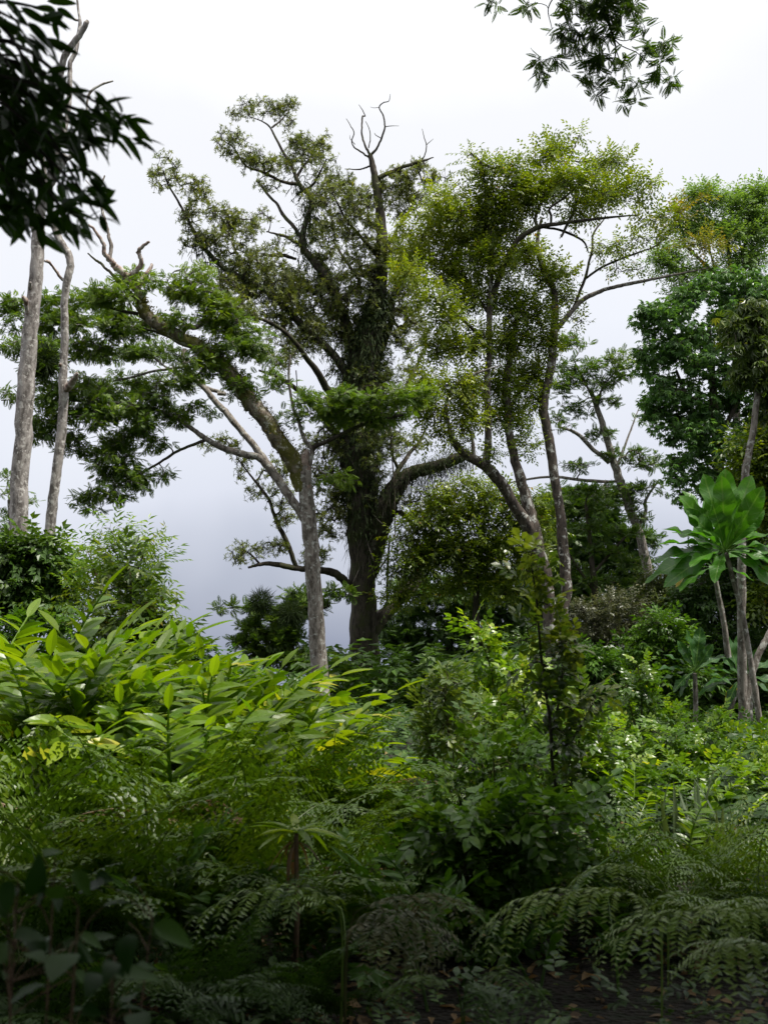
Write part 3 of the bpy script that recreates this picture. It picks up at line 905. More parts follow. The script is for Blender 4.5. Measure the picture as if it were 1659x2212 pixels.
# ---- tree D: the many-stemmed yellow green tree right of the middle
def tree_d():
    t = Tree('forked_tree', 'yellow green small-leaved tree with three lichen-spotted stems right of the giant tree', 27, (1185, 1480))
    B = 'bark_lichen'
    t.limb([(1200, 1500, 16), (1190, 1400, 14), (1184, 1290, 14), (1170, 1219, 14), (1153, 1151, 14.5), (1142, 1100, 12), (1124, 1034, 11), (1106, 971, 9.5), (1099, 926, 9), (1097, 881, 8), (1092, 840, 7), (1100, 780, 6), (1110, 720, 5), (1120, 660, 4)],
           'stem', B, dd=0, lump=.12, k=16)
    t.limb([(1150, 1160, 11), (1135, 1130, 13), (1106, 1084, 12.5), (1079, 1039, 12), (1047, 1007, 10.5), (1011, 985, 9), (985, 962, 8), (974, 948, 6)], 'stem', B, dd=-1.5, lump=.12)
    t.limb([(975, 952, 5), (971, 926, 4.4), (964, 886, 4), (969, 854, 3.6), (984, 832, 3.2), (1002, 818, 3), (1047, 800, 2.4), (1083, 789, 1.2)], 'dead_branch', 'bark_mid', dd=-.4)
    t.limb([(1050, 1010, 8), (1052, 985, 8), (1055, 926, 7.5), (1052, 836, 7), (1057, 749, 6.5), (1057, 674, 6), (1061, 599, 5.4), (1062, 545, 4.5), (1058, 480, 3)], 'stem', B, dd=0.5, lump=.12)
    t.limb([(1026, 998, 4.5), (1022, 975, 5), (1021, 955, 4), (1018, 940, 3), (1013, 926, 1.5)], 'dead_stub', 'bark_dead', dd=-.3, lump=.25)
    t.limb([(1214, 1480, 13), (1214, 1350, 12), (1223, 1264, 12), (1215, 1174, 11), (1206, 1084, 10.5), (1196, 1025, 10), (1186, 949, 10), (1174, 895, 10.5), (1176, 860, 10), (1183, 825, 9), (1190, 791, 9.5), (1195, 724, 9), (1199, 660, 8), (1193, 620, 7.5),
            (1179, 594, 6.5), (1165, 560, 5), (1160, 520, 4), (1170, 470, 3)], 'stem', B, dd=.8, lump=.12, k=16)
    b = 'bark_dark'
    t.limb([(1199, 716, 6), (1213, 697, 6), (1229, 679, 5.6), (1245, 660, 5), (1264, 644, 5), (1304, 626, 4.4), (1340, 617, 4), (1379, 609, 3.4), (1454, 594, 2.4), (1529, 579, 1.2)], 'branch', 'bark_mid', dd=-1)
    t.limb([(1238, 668, 4), (1248, 640, 3.6), (1264, 599, 3.4), (1272, 565, 3), (1279, 539, 2.8), (1281, 505, 2.4), (1304, 474, 1.6)], 'branch', b, dd=.6)
    t.limb([(1264, 602, 2.6), (1295, 580, 2.6), (1329, 564, 2.4), (1379, 545, 2), (1419, 529, 1.6), (1469, 484, 1)], 'branch', b, dd=-.6)
    t.limb([(1062, 645, 5), (1068, 628, 6), (1074, 612, 6.4), (1086, 575, 6.2), (1099, 549, 6), (1112, 526, 5.6), (1129, 509, 5.4), (1150, 497, 5.2), (1169, 489, 5), (1229, 480, 3.6), (1304, 471, 2.6), (1379, 464, 1.2)], 'limb', b, dd=-1.2)
    t.limb([(1160, 492, 3.6), (1156, 470, 3.6), (1165, 445, 3.2), (1179, 424, 3), (1197, 395, 2.6), (1214, 374, 2.2), (1235, 330, 1.5), (1250, 292, .8)], 'branch', b, dd=1)
    t.limb([(1189, 488, 2.6), (1190, 466, 2.6), (1187, 450, 2.6), (1215, 430, 2.2), (1244, 405, 1.8), (1270, 385, 1.2)], 'branch', b, dd=-.6)
    t.limb([(1212, 512, 2), (1222, 490, 3), (1236, 462, 3), (1244, 440, 3), (1244, 416, 2.4)], 'branch', b, dd=.6)
    t.limb([(1172, 491, 2), (1210, 497, 2.6), (1245, 512, 2.4), (1262, 524, 2), (1270, 545, 1.2)], 'branch', b, dd=.3)
    t.limb([(1062, 560, 3), (1056, 500, 3), (1050, 440, 2.6), (1046, 395, 2.6), (1040, 355, 3), (1016, 330, 2)], 'branch', b, dd=-.3)
    t.limb([(1229, 345, 1), (1254, 350, 1.6), (1280, 345, 1.2), (1300, 335, .8), (1308, 322, .5)], 'bare_twig', b, dd=0)
    t.limb([(1057, 680, 4), (1030, 640, 3.4), (1005, 600, 2.8), (980, 550, 2)], 'branch', b, dd=1)
    t.limb([(1057, 750, 4), (1020, 710, 3.4), (985, 680, 2.8), (945, 655, 2)], 'branch', b, dd=-1)
    t.limb([(1097, 890, 4), (1120, 850, 4), (1150, 815, 3), (1165, 770, 2)], 'branch', b, dd=1)
    bl = [(1000, 340, 20, 10, .8), (1050, 372, 36, 22, .9), (1105, 372, 42, 28), (1182, 338, 36, 30), (1205, 318, 26, 14, .7), (1243, 296, 10, 12, .5), (1135, 425, 55, 34, 1.2), (1052, 430, 40, 36), (1080, 490, 58, 36, 1.3),
          (1000, 462, 60, 24), (955, 430, 40, 24, .8), (920, 490, 58, 30, .9), (1000, 520, 70, 32, 1.2), (1062, 560, 58, 32, 1.3), (920, 560, 60, 26), (880, 590, 38, 18), (975, 595, 60, 28, 1.2), (1140, 560, 40, 34, 1.2),
          (1192, 400, 48, 28), (1245, 385, 55, 26), (1305, 358, 36, 22), (1350, 348, 26, 16, .7), (1282, 430, 55, 22), (1342, 415, 52, 22, .9), (1393, 398, 28, 14, .7), (1240, 470, 40, 18, .7), (1315, 535, 45, 16, .7),
          (1362, 578, 30, 12, .7), (1400, 515, 55, 12, .7), (1410, 472, 40, 14, .8), (1192, 590, 40, 32), (1212, 640, 30, 26, .9), (1150, 680, 42, 38), (1100, 655, 38, 38, 1.1), (1022, 650, 45, 32, 1.1), (930, 640, 50, 22, .8),
          (960, 690, 42, 24), (1178, 740, 26, 38), (1105, 745, 48, 38, 1.2), (1020, 740, 50, 32), (950, 755, 50, 26, .9), (1140, 805, 46, 34, 1.2), (1080, 830, 48, 30, 1.2), (1005, 840, 50, 28), (930, 835, 48, 24), (930, 885, 48, 26),
          (1010, 900, 38, 28), (1090, 900, 48, 30, 1.1), (1150, 870, 26, 30), (940, 940, 38, 16, .8), (992, 948, 26, 18, .8), (1130, 960, 26, 30, .8), (1075, 985, 20, 25, .5), (860, 500, 20, 20, .5), (1255, 700, 16, 10, .4)]
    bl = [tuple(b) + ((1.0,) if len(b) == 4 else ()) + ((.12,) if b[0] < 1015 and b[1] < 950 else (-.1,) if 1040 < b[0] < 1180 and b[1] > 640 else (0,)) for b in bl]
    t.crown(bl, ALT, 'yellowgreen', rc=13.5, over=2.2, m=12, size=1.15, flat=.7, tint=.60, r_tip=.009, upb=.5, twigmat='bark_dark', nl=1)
    bo = [(1482, 455, 38, 24, 1), (1500, 530, 54, 18, 1), (1548, 535, 18, 12, .6), (1445, 490, 22, 14, .6)]
    t.crown(bo, ALT, 'ochre', rc=13, over=1.4, m=11, size=1.1, flat=.6, tint=.4, r_tip=.008, part='ochre_foliage', twigmat='bark_dark', nl=1, label='foliage turning ochre at the tips of the right branch')


def simple_tree(name, label, d, base, trunk, limbs, blobs, T, mat, tm='bark_mid', group=None, cat='tree', **kw):
    t = Tree(name, label, d, base, cat, group)
    if not limbs:                      # trunk and its twigs grow as one surface
        mb = MB()
        t.limb(trunk, into=mb, dd=0)
        t.crown(blobs, T, mat, twigmat=tm, net=mb, **kw)
        mb.build('trunk', M[tm], t.root, t.base, True)
        return t
    t.limb(trunk, 'trunk', tm, dd=0)
    for l in limbs:
        t.limb(l, 'branch', tm)
    t.crown(blobs, T, mat, twigmat=tm, **kw)
    return t


def left_trunks():
    # two pale trunks at the left edge
    t = Tree('pale_tree', 'tallest pale grey trunk at the left edge, leaning slightly right', 17, (34, 1250))
    t.limb([(30, 1330, 22), (38, 1170, 20), (45, 1020, 19), (54, 890, 18), (63, 760, 17), (72, 660, 15.5), (82, 560, 14), (84, 500, 13)], 'trunk', 'bark_pale', dd=0, lump=.05, k=18)
    t.limb([(84, 505, 12), (88, 460, 12), (95, 420, 11.5), (112, 385, 12), (128, 355, 12), (140, 335, 9)], 'limb', 'bark_pale', dd=-.3, lump=.06, k=14)
    t.limb([(80, 505, 8), (66, 478, 7), (50, 452, 6.5), (40, 428, 5), (34, 400, 4)], 'limb', 'bark_pale', dd=.3)
    t.limb([(138, 345, 7), (150, 340, 5), (170, 330, 4), (188, 318, 3.6), (205, 306, 2.4)], 'limb', 'bark_pale', dd=-.2)
    t.limb([(118, 375, 8), (126, 300, 7), (130, 220, 6.5), (132, 165, 6.5), (138, 130, 6.5), (158, 95, 6), (175, 72, 6), (188, 50, 5.5), (190, 44, 3)], 'limb', 'bark_pale', dd=-.4)
    t.limb([(136, 300, 6), (150, 230, 5.5), (152, 160, 5), (153, 135, 5), (165, 110, 4.6), (170, 75, 4), (174, 48, 3.6), (170, 20, 2.6), (166, -20, 2.4)], 'limb', 'bark_pale', dd=.2)
    t.limb([(188, 255, 2), (190, 215, 2.6), (200, 195, 2.6), (222, 182, 2.4), (245, 175, 1.6)], 'dead_branch', 'bark_mid', dd=.2)
    t.limb([(152, 330, 2.5), (175, 290, 2.5), (188, 250, 2.5)], 'dead_branch', 'bark_mid', dd=.2)
    t.limb([(172, 45, 2), (162, 42, 2.6), (158, 39, 1)], 'dead_stub', 'bark_pale', dd=0)
    t.limb([(66, 700, 5), (58, 662, 5), (56, 648, 6), (50, 640, 3)], 'dead_stub', 'bark_dead', dd=-.3, lump=.2)
    t.limb([(66, 640, 4), (66, 625, 4), (67, 610, 2.5)], 'dead_stub', 'bark_pale', dd=-.2)
    u = Tree('twin_tree', 'thinner pale trunk with kinked top and snapped side stubs beside the tallest pale trunk', 15.5, (104, 1200))
    u.limb([(100, 1250, 12), (108, 1150, 11), (118, 1060, 11), (128, 980, 10.5), (136, 900, 10), (138, 848, 10.5), (138, 800, 8.5), (141, 730, 8), (140, 660, 8), (146, 605, 8.5), (153, 575, 8), (148, 548, 8), (133, 525, 8), (120, 495, 7),
            (110, 465, 6), (104, 430, 5.5), (98, 380, 5), (92, 330, 4)], 'trunk', 'bark_pale', dd=0, lump=.07, k=16)
    u.limb([(138, 845, 7), (148, 838, 8), (156, 828, 7), (164, 812, 5), (168, 806, 2.5)], 'dead_stub', 'bark_dead', dd=-.2, lump=.2)
    u.limb([(140, 605, 4), (132, 600, 3), (122, 586, 2.6), (112, 572, 2.6), (104, 565, 4), (98, 564, 3)], 'dead_branch', 'bark_dead', dd=-.2, lump=.2)
    u.limb([(134, 790, 3), (131, 788, 4), (130, 786, 2)], 'dead_stub', 'bark_dead', dd=-.1)


def other_trees():
    K = dict(nl=1)
    # E leaning slim tree
    simple_tree('leaning_tree', 'slim grey trunk leaning left against the sky between forked tree and dense tree', 42, (1407, 1330),
                [(1410, 1340, 10), (1398, 1233, 9.5), (1380, 1152, 9.5), (1362, 1107, 9), (1344, 1053, 9), (1322, 990, 8), (1304, 927, 7), (1286, 873, 5), (1275, 840, 3)],
                [[(1315, 1000, 5), (1300, 985, 5), (1281, 972, 4.6), (1245, 936, 4), (1205, 922, 2)], [(1380, 1134, 4), (1394, 1105, 4), (1394, 1080, 3.4), (1421, 1039, 2)],
                 [(1340, 1040, 3), (1300, 1040, 3.6), (1254, 1037, 3.6), (1182, 1030, 3), (1092, 1044, 1.6)], [(1330, 1010, 3), (1350, 960, 2.6), (1365, 920, 2), (1380, 880, 1)],
                 [(1290, 880, 3), (1300, 840, 2.4), (1330, 800, 1.5)], [(1285, 870, 3), (1260, 820, 2.4), (1240, 780, 1.5)]],
                [(1290, 828, 48, 18), (1250, 790, 46, 22), (1338, 808, 36, 16), (1222, 830, 38, 26), (1300, 868, 46, 12), (1340, 775, 38, 20, .8, .3), (1250, 888, 28, 16), (1235, 735, 30, 20), (1350, 980, 58, 12), (1400, 998, 44, 16),
                 (1330, 1058, 48, 16), (1290, 1080, 36, 16), (1400, 1055, 44, 14), (1372, 1118, 34, 14), (1240, 1008, 38, 12), (1292, 940, 36, 12), (1395, 900, 24, 14, .5), (1370, 1085, 16, 30, .8), (1215, 900, 20, 30, .6)],
                FEATHER, 'feathery', 'bark_mid', rc=13, over=2.6, m=10, size=1.4, flat=.35, tint=.34, r_tip=.013, upb=.3, **K)
    # F dense right tree
    simple_tree('dense_tree', 'dense deep green tree with drooping compound leaves at the right edge', 37, (1560, 1380),
                [(1570, 1400, 14), (1560, 1200, 13), (1550, 1000, 11), (1540, 850, 8), (1530, 700, 4)],
                [[(1550, 1000, 6), (1500, 900, 5), (1460, 800, 3)], [(1550, 950, 6), (1600, 850, 5), (1630, 740, 3)]],
                [(1442, 672, 58, 40), (1502, 640, 52, 28), (1422, 755, 42, 42), (1505, 755, 66, 60, 1.2), (1582, 690, 56, 60, 1.2), (1632, 620, 44, 44), (1442, 850, 56, 42), (1520, 860, 66, 50, 1.2), (1605, 800, 56, 60, 1.2),
                 (1455, 925, 44, 36), (1540, 950, 66, 48, 1.2), (1625, 935, 46, 60, 1.2), (1480, 1010, 42, 36), (1550, 1040, 56, 38, 1.2), (1625, 1060, 46, 50), (1500, 1070, 36, 22, .8), (1600, 1150, 60, 60), (1640, 1250, 50, 60), (1395, 700, 24, 30, .8), (1400, 790, 24, 30, .9), (1410, 880, 24, 30, .8), (1655, 720, 30, 80), (1560, 610, 50, 30, 1), (1650, 880, 40, 60)],
                PALM, 'midgreen', 'bark_dark', rc=18, over=3.0, m=19, size=1.15, flat=.75, tint=.62, r_tip=.016, upb=.0, hang=.3, rz=1.0, **K)
    simple_tree('round_tree', 'soft pale green rounded crown rising behind the dense right tree', 58, (1580, 1300),
                [(1590, 1320, 8), (1590, 900, 8), (1585, 640, 6), (1575, 560, 5), (1560, 480, 3)],
                [[(1585, 640, 4), (1540, 590, 4), (1500, 550, 3), (1470, 520, 2)], [(1580, 600, 4), (1610, 520, 3), (1620, 460, 2)], [(1545, 590, 2), (1525, 520, 2), (1500, 490, 1.5)]],
                [(1522, 432, 44, 24), (1600, 445, 46, 36), (1645, 425, 30, 24), (1495, 490, 44, 26), (1570, 500, 46, 28), (1640, 500, 30, 44), (1440, 555, 32, 26), (1600, 560, 50, 26, .9), (1470, 590, 40, 20, .7), (1530, 600, 34, 24, .6), (1480, 640, 30, 20, .7)],
                ALT, 'paleg', 'bark_dark', rc=13, over=4.2, m=13, size=2.0, flat=.75, tint=.6, r_tip=.018, upb=.5, **K)
    # H thin trunk on the right
    t = Tree('slender_tree', 'slender lichen-spotted tree with two stems near the right edge, crown of drooping brownish leaves', 19, (1606, 1590))
    t.limb([(1606, 1600, 12), (1604, 1520, 10), (1601, 1376, 9.5), (1600, 1241, 9), (1603, 1151, 8.5), (1606, 1060, 8), (1612, 1000, 7.5), (1626, 930, 7), (1636, 836, 6.4), (1637, 769, 6), (1630, 700, 4)], 'stem', 'bark_mid', dd=0, lump=.08)
    t.limb([(1610, 1560, 6), (1613, 1511, 7), (1622, 1460, 7), (1640, 1410, 7), (1660, 1370, 6.5), (1700, 1290, 6), (1730, 1200, 5)], 'stem', 'bark_mid', dd=.5, lump=.08)
    t.limb([(1621, 1600, 4.6), (1621, 1538, 4.4), (1620, 1480, 4)], 'stem', 'bark_mid', dd=.9)
    t.crown([(1600, 735, 52, 42, 1.2), (1582, 692, 40, 22), (1632, 668, 34, 22), (1645, 780, 50, 50, 1.2), (1585, 812, 26, 24), (1650, 690, 30, 30), (1690, 850, 60, 80)], spray_palm(.2, 5, .3), 'droop', rc=17, over=1.7, m=11, size=1.0, flat=.9,
            tint=.4, r_tip=.006, upb=-.1, hang=.55, twigmat='bark_dark', nl=1)
    simple_tree('yellowish_tree', 'yellowish green leafy tree cut by the right edge behind the slender stems', 26, (1690, 1500),
                [(1700, 1500, 10), (1690, 1200, 9), (1680, 1000, 6)], [],
                [(1640, 970, 34, 44), (1630, 1040, 36, 40), (1660, 1110, 34, 40), (1700, 1000, 60, 60), (1655, 1300, 22, 40, .8), (1760, 800, 70, 90), (1790, 950, 70, 90), (1840, 1080, 90, 90), (1880, 900, 80, 100), (1780, 1180, 70, 60)], ALT, 'yellowgreen', 'bark_dark', rc=17, over=3.2, m=14, size=1.8, tint=.3, **K)  # blobs beyond the right frame edge are added to shade the big-leaved plants
    # understory behind
    simple_tree('layered_tree', 'dark green tree with flat tiers of foliage beside the foot of the giant tree', 39, (960, 1500),
                [(960, 1520, 10), (965, 1420, 9), (985, 1330, 8), (1000, 1240, 5)],
                [[(975, 1360, 4), (930, 1320, 4), (890, 1300, 2)], [(985, 1330, 4), (1040, 1300, 4), (1090, 1290, 2)]],
                [(960, 1290, 60, 16, 1.4), (1050, 1290, 60, 14, 1.4), (900, 1330, 50, 14, 1.4), (1000, 1325, 70, 16, 1.4), (1080, 1330, 46, 14, 1.4), (940, 1370, 80, 18, 1.5), (1040, 1375, 70, 18, 1.5), (880, 1400, 50, 18, 1.4), (1000, 1420, 90, 22, 1.5),
                 (1090, 1420, 50, 20, 1.4), (920, 1450, 80, 24, 1.5), (1050, 1470, 80, 26, 1.5), (860, 1480, 40, 30, 1.4), (950, 1510, 90, 26, 1.4), (1090, 1240, 30, 14), (990, 1255, 40, 12), (870, 1530, 50, 30, 1.4), (1000, 1550, 90, 26, 1.2), (850, 1360, 40, 30, 1.2), (1110, 1370, 40, 30, 1.3), (900, 1270, 44, 20, 1.1), (1130, 1300, 40, 24, 1.2)],
                FEATHER, 'dark', 'bark_dark', rc=19, over=4.0, m=22, size=1.7, flat=.25, tint=.5, r_tip=.014, upb=.2, **K)
    simple_tree('layered_tree', 'dark bushy tree with tiers of foliage filling the gap behind the two right stems', 46, (1290, 1450),
                [(1290, 1450, 12), (1285, 1300, 10), (1280, 1180, 8), (1270, 1110, 4)],
                [[(1283, 1250, 5), (1330, 1200, 4), (1360, 1170, 2)], [(1283, 1250, 5), (1240, 1190, 4), (1220, 1140, 2)]],
                [(1262, 1075, 40, 14, 1.3), (1230, 1110, 44, 20, 1.4), (1300, 1120, 44, 18, 1.4), (1270, 1160, 70, 20, 1.5), (1345, 1160, 36, 20, 1.3), (1240, 1200, 50, 22, 1.5), (1320, 1205, 60, 22, 1.5), (1375, 1210, 24, 22, 1.2), (1270, 1250, 80, 24, 1.5),
                 (1360, 1260, 44, 24, 1.4), (1250, 1300, 70, 26, 1.5), (1340, 1310, 60, 24, 1.5), (1170, 1260, 50, 30, 1.4), (1180, 1180, 40, 26, 1.3), (1430, 1290, 50, 26, 1.4), (1300, 1370, 90, 30, 1.4), (1200, 1080, 44, 24, 1.2), (1160, 1130, 40, 26, 1.2), (1320, 1075, 30, 16, 1), (1390, 1170, 26, 24, 1), (1170, 1330, 60, 40, 1.3), (1100, 1400, 60, 40, 1.2)],
                FEATHER, 'dark', 'bark_dark', rc=19, over=4.0, m=22, size=2.0, flat=.28, tint=.42, r_tip=.016, upb=.2, **K)
    simple_tree('understory_tree', 'olive green tree between the giant tree and the forked tree', 31.5, (1030, 1450),
                [(1030, 1450, 8), (1028, 1300, 7), (1040, 1180, 5), (1050, 1090, 3)],
                [[(1030, 1220, 4), (980, 1160, 3), (950, 1130, 2)], [(1035, 1180, 4), (1080, 1130, 3), (1110, 1100, 2)]],
                [(960, 1070, 44, 24, 1, .15), (1020, 1045, 30, 20, 1, .1), (1070, 1070, 44, 26, 1.1, .15), (1010, 1105, 64, 26, 1.2, .1), (940, 1120, 44, 24), (1090, 1120, 40, 26, 1.1), (900, 1190, 36, 22), (960, 1170, 54, 24), (1040, 1160, 60, 26, 1.1),
                 (1100, 1180, 34, 30), (900, 1240, 40, 22), (980, 1220, 60, 24), (1060, 1225, 50, 26), (880, 1280, 40, 16), (1140, 1080, 24, 40, .8), (880, 1140, 20, 20, .8), (900, 1210, 44, 30), (1000, 1260, 70, 26, 1.2), (1090, 1270, 50, 30, 1.2), (1020, 1190, 60, 30, 1.2), (1150, 1140, 40, 30, 1), (1140, 1210, 44, 30, 1.1), (950, 1200, 40, 26, 1.1), (868, 1170, 22, 16, .8), (856, 1230, 26, 22, .8), (850, 1300, 30, 24, .9), (1160, 1090, 30, 18, .8), (905, 1130, 26, 14, .8)],
                ALT, 'yellowgreen', 'bark_dark', rc=20, over=2.5, m=20, size=1.45, flat=.28, tint=.42, r_tip=.012, upb=.3, **K)
    simple_tree('understory_tree', 'mid green feathery tiered tree between the forked tree and the leaning tree', 38, (1290, 1450),
                [(1290, 1460, 8), (1285, 1300, 7), (1275, 1180, 5), (1265, 1090, 3)],
                [[(1285, 1280, 4), (1230, 1200, 3), (1190, 1130, 2)], [(1280, 1240, 4), (1340, 1170, 3), (1375, 1140, 2)]],
                [(1262, 1062, 46, 12, 1), (1215, 1090, 44, 14, 1), (1310, 1100, 40, 14, 1), (1180, 1130, 40, 14, 1), (1260, 1140, 50, 14, 1), (1350, 1150, 36, 14, 1), (1200, 1175, 40, 14, 1), (1300, 1190, 54, 14, 1), (1240, 1225, 50, 14, 1),
                 (1360, 1220, 34, 14, 1), (1160, 1230, 40, 16, 1), (1310, 1260, 60, 14, 1), (1200, 1280, 50, 14, 1), (1380, 1290, 40, 16, 1)],
                FEATHER, 'feathery', 'bark_dark', rc=18, over=3.2, m=18, size=1.35, flat=.25, tint=.25, r_tip=.012, **K)
    simple_tree('low_tree', 'low feathery tree behind the foot of the broken pale trunk', 31, (640, 1480),
                [(640, 1490, 8), (635, 1420, 7), (620, 1370, 5), (600, 1330, 4)],
                [[(620, 1370, 4), (660, 1330, 3), (710, 1310, 2)], [(610, 1350, 3), (560, 1320, 2.4), (520, 1312, 2), (480, 1315, 1)], [(625, 1390, 3), (580, 1370, 2.4), (540, 1380, 1.5)]],
                [(560, 1312, 34, 10), (500, 1312, 26, 7, .8), (640, 1290, 30, 18), (620, 1330, 50, 20, 1.2), (680, 1300, 36, 26), (560, 1355, 44, 20, 1.2, .1), (530, 1385, 36, 14, 1.1, .1), (610, 1380, 50, 24, 1.3),
                 (580, 1415, 60, 20, 1.3), (660, 1430, 60, 26, 1.2), (740, 1280, 24, 16, .8)],
                FEATHER, 'feathery', 'bark_dark', rc=14, over=3.6, m=14, size=1.3, flat=.45, tint=.36, r_tip=.010, **K)
    # grey thread tangles hung in it
    for (px, py, rx, ry, lab) in ((566, 1300, 24, 26, 'small round dark tangle of threads hung in the low tree on its left'), (630, 1325, 30, 28, 'larger brown tangle of threads in the middle of the low tree'),
                                  (98, 780, 18, 34, 'dark hanging tangle of twigs between the two pale trunks')):
        c = P(px, py, 29.5 if py > 1000 else 22)
        s_ = (29.5 if py > 1000 else 22) / FPX
        n = 1500
        g = nrm(rng.normal(size=(n, 3)))
        mb = MB()
        pos = c + g * np.array([rx, rx, ry]) * s_ * rng.uniform(.1, .8, (n, 1))
        scatter(mb, leafT(1, .05, 1, 0, .2), pos, g + rng.normal(0, .5, g.shape) + [0, 0, -.3], rng.normal(size=g.shape), rng.uniform(.12, .4, n), .2 + .3 * rng.random(n), .1)
        tg = thing('twig_tangle', lab, 'epiphyte', c, 'tangles of threads in the trees')
        mb.build('thread_mass', M['epiphyte'], tg, c)
    simple_tree('far_tree', 'distant small tree seen low between the left edge and the pale trunk', 46, (20, 1260),
                [(20, 1280, 6), (25, 1150, 5), (20, 1080, 3)], [],
                [(15, 1030, 26, 10, 1, .2), (30, 1070, 40, 18, 1, .2), (80, 1082, 24, 10, .8, .3), (20, 1110, 30, 20), (10, 1160, 40, 30)], FEATHER, 'feathery', 'bark_mid', rc=12, over=1.4, m=10, size=1.5, tint=.4, flat=.4, r_tip=.012, **K)


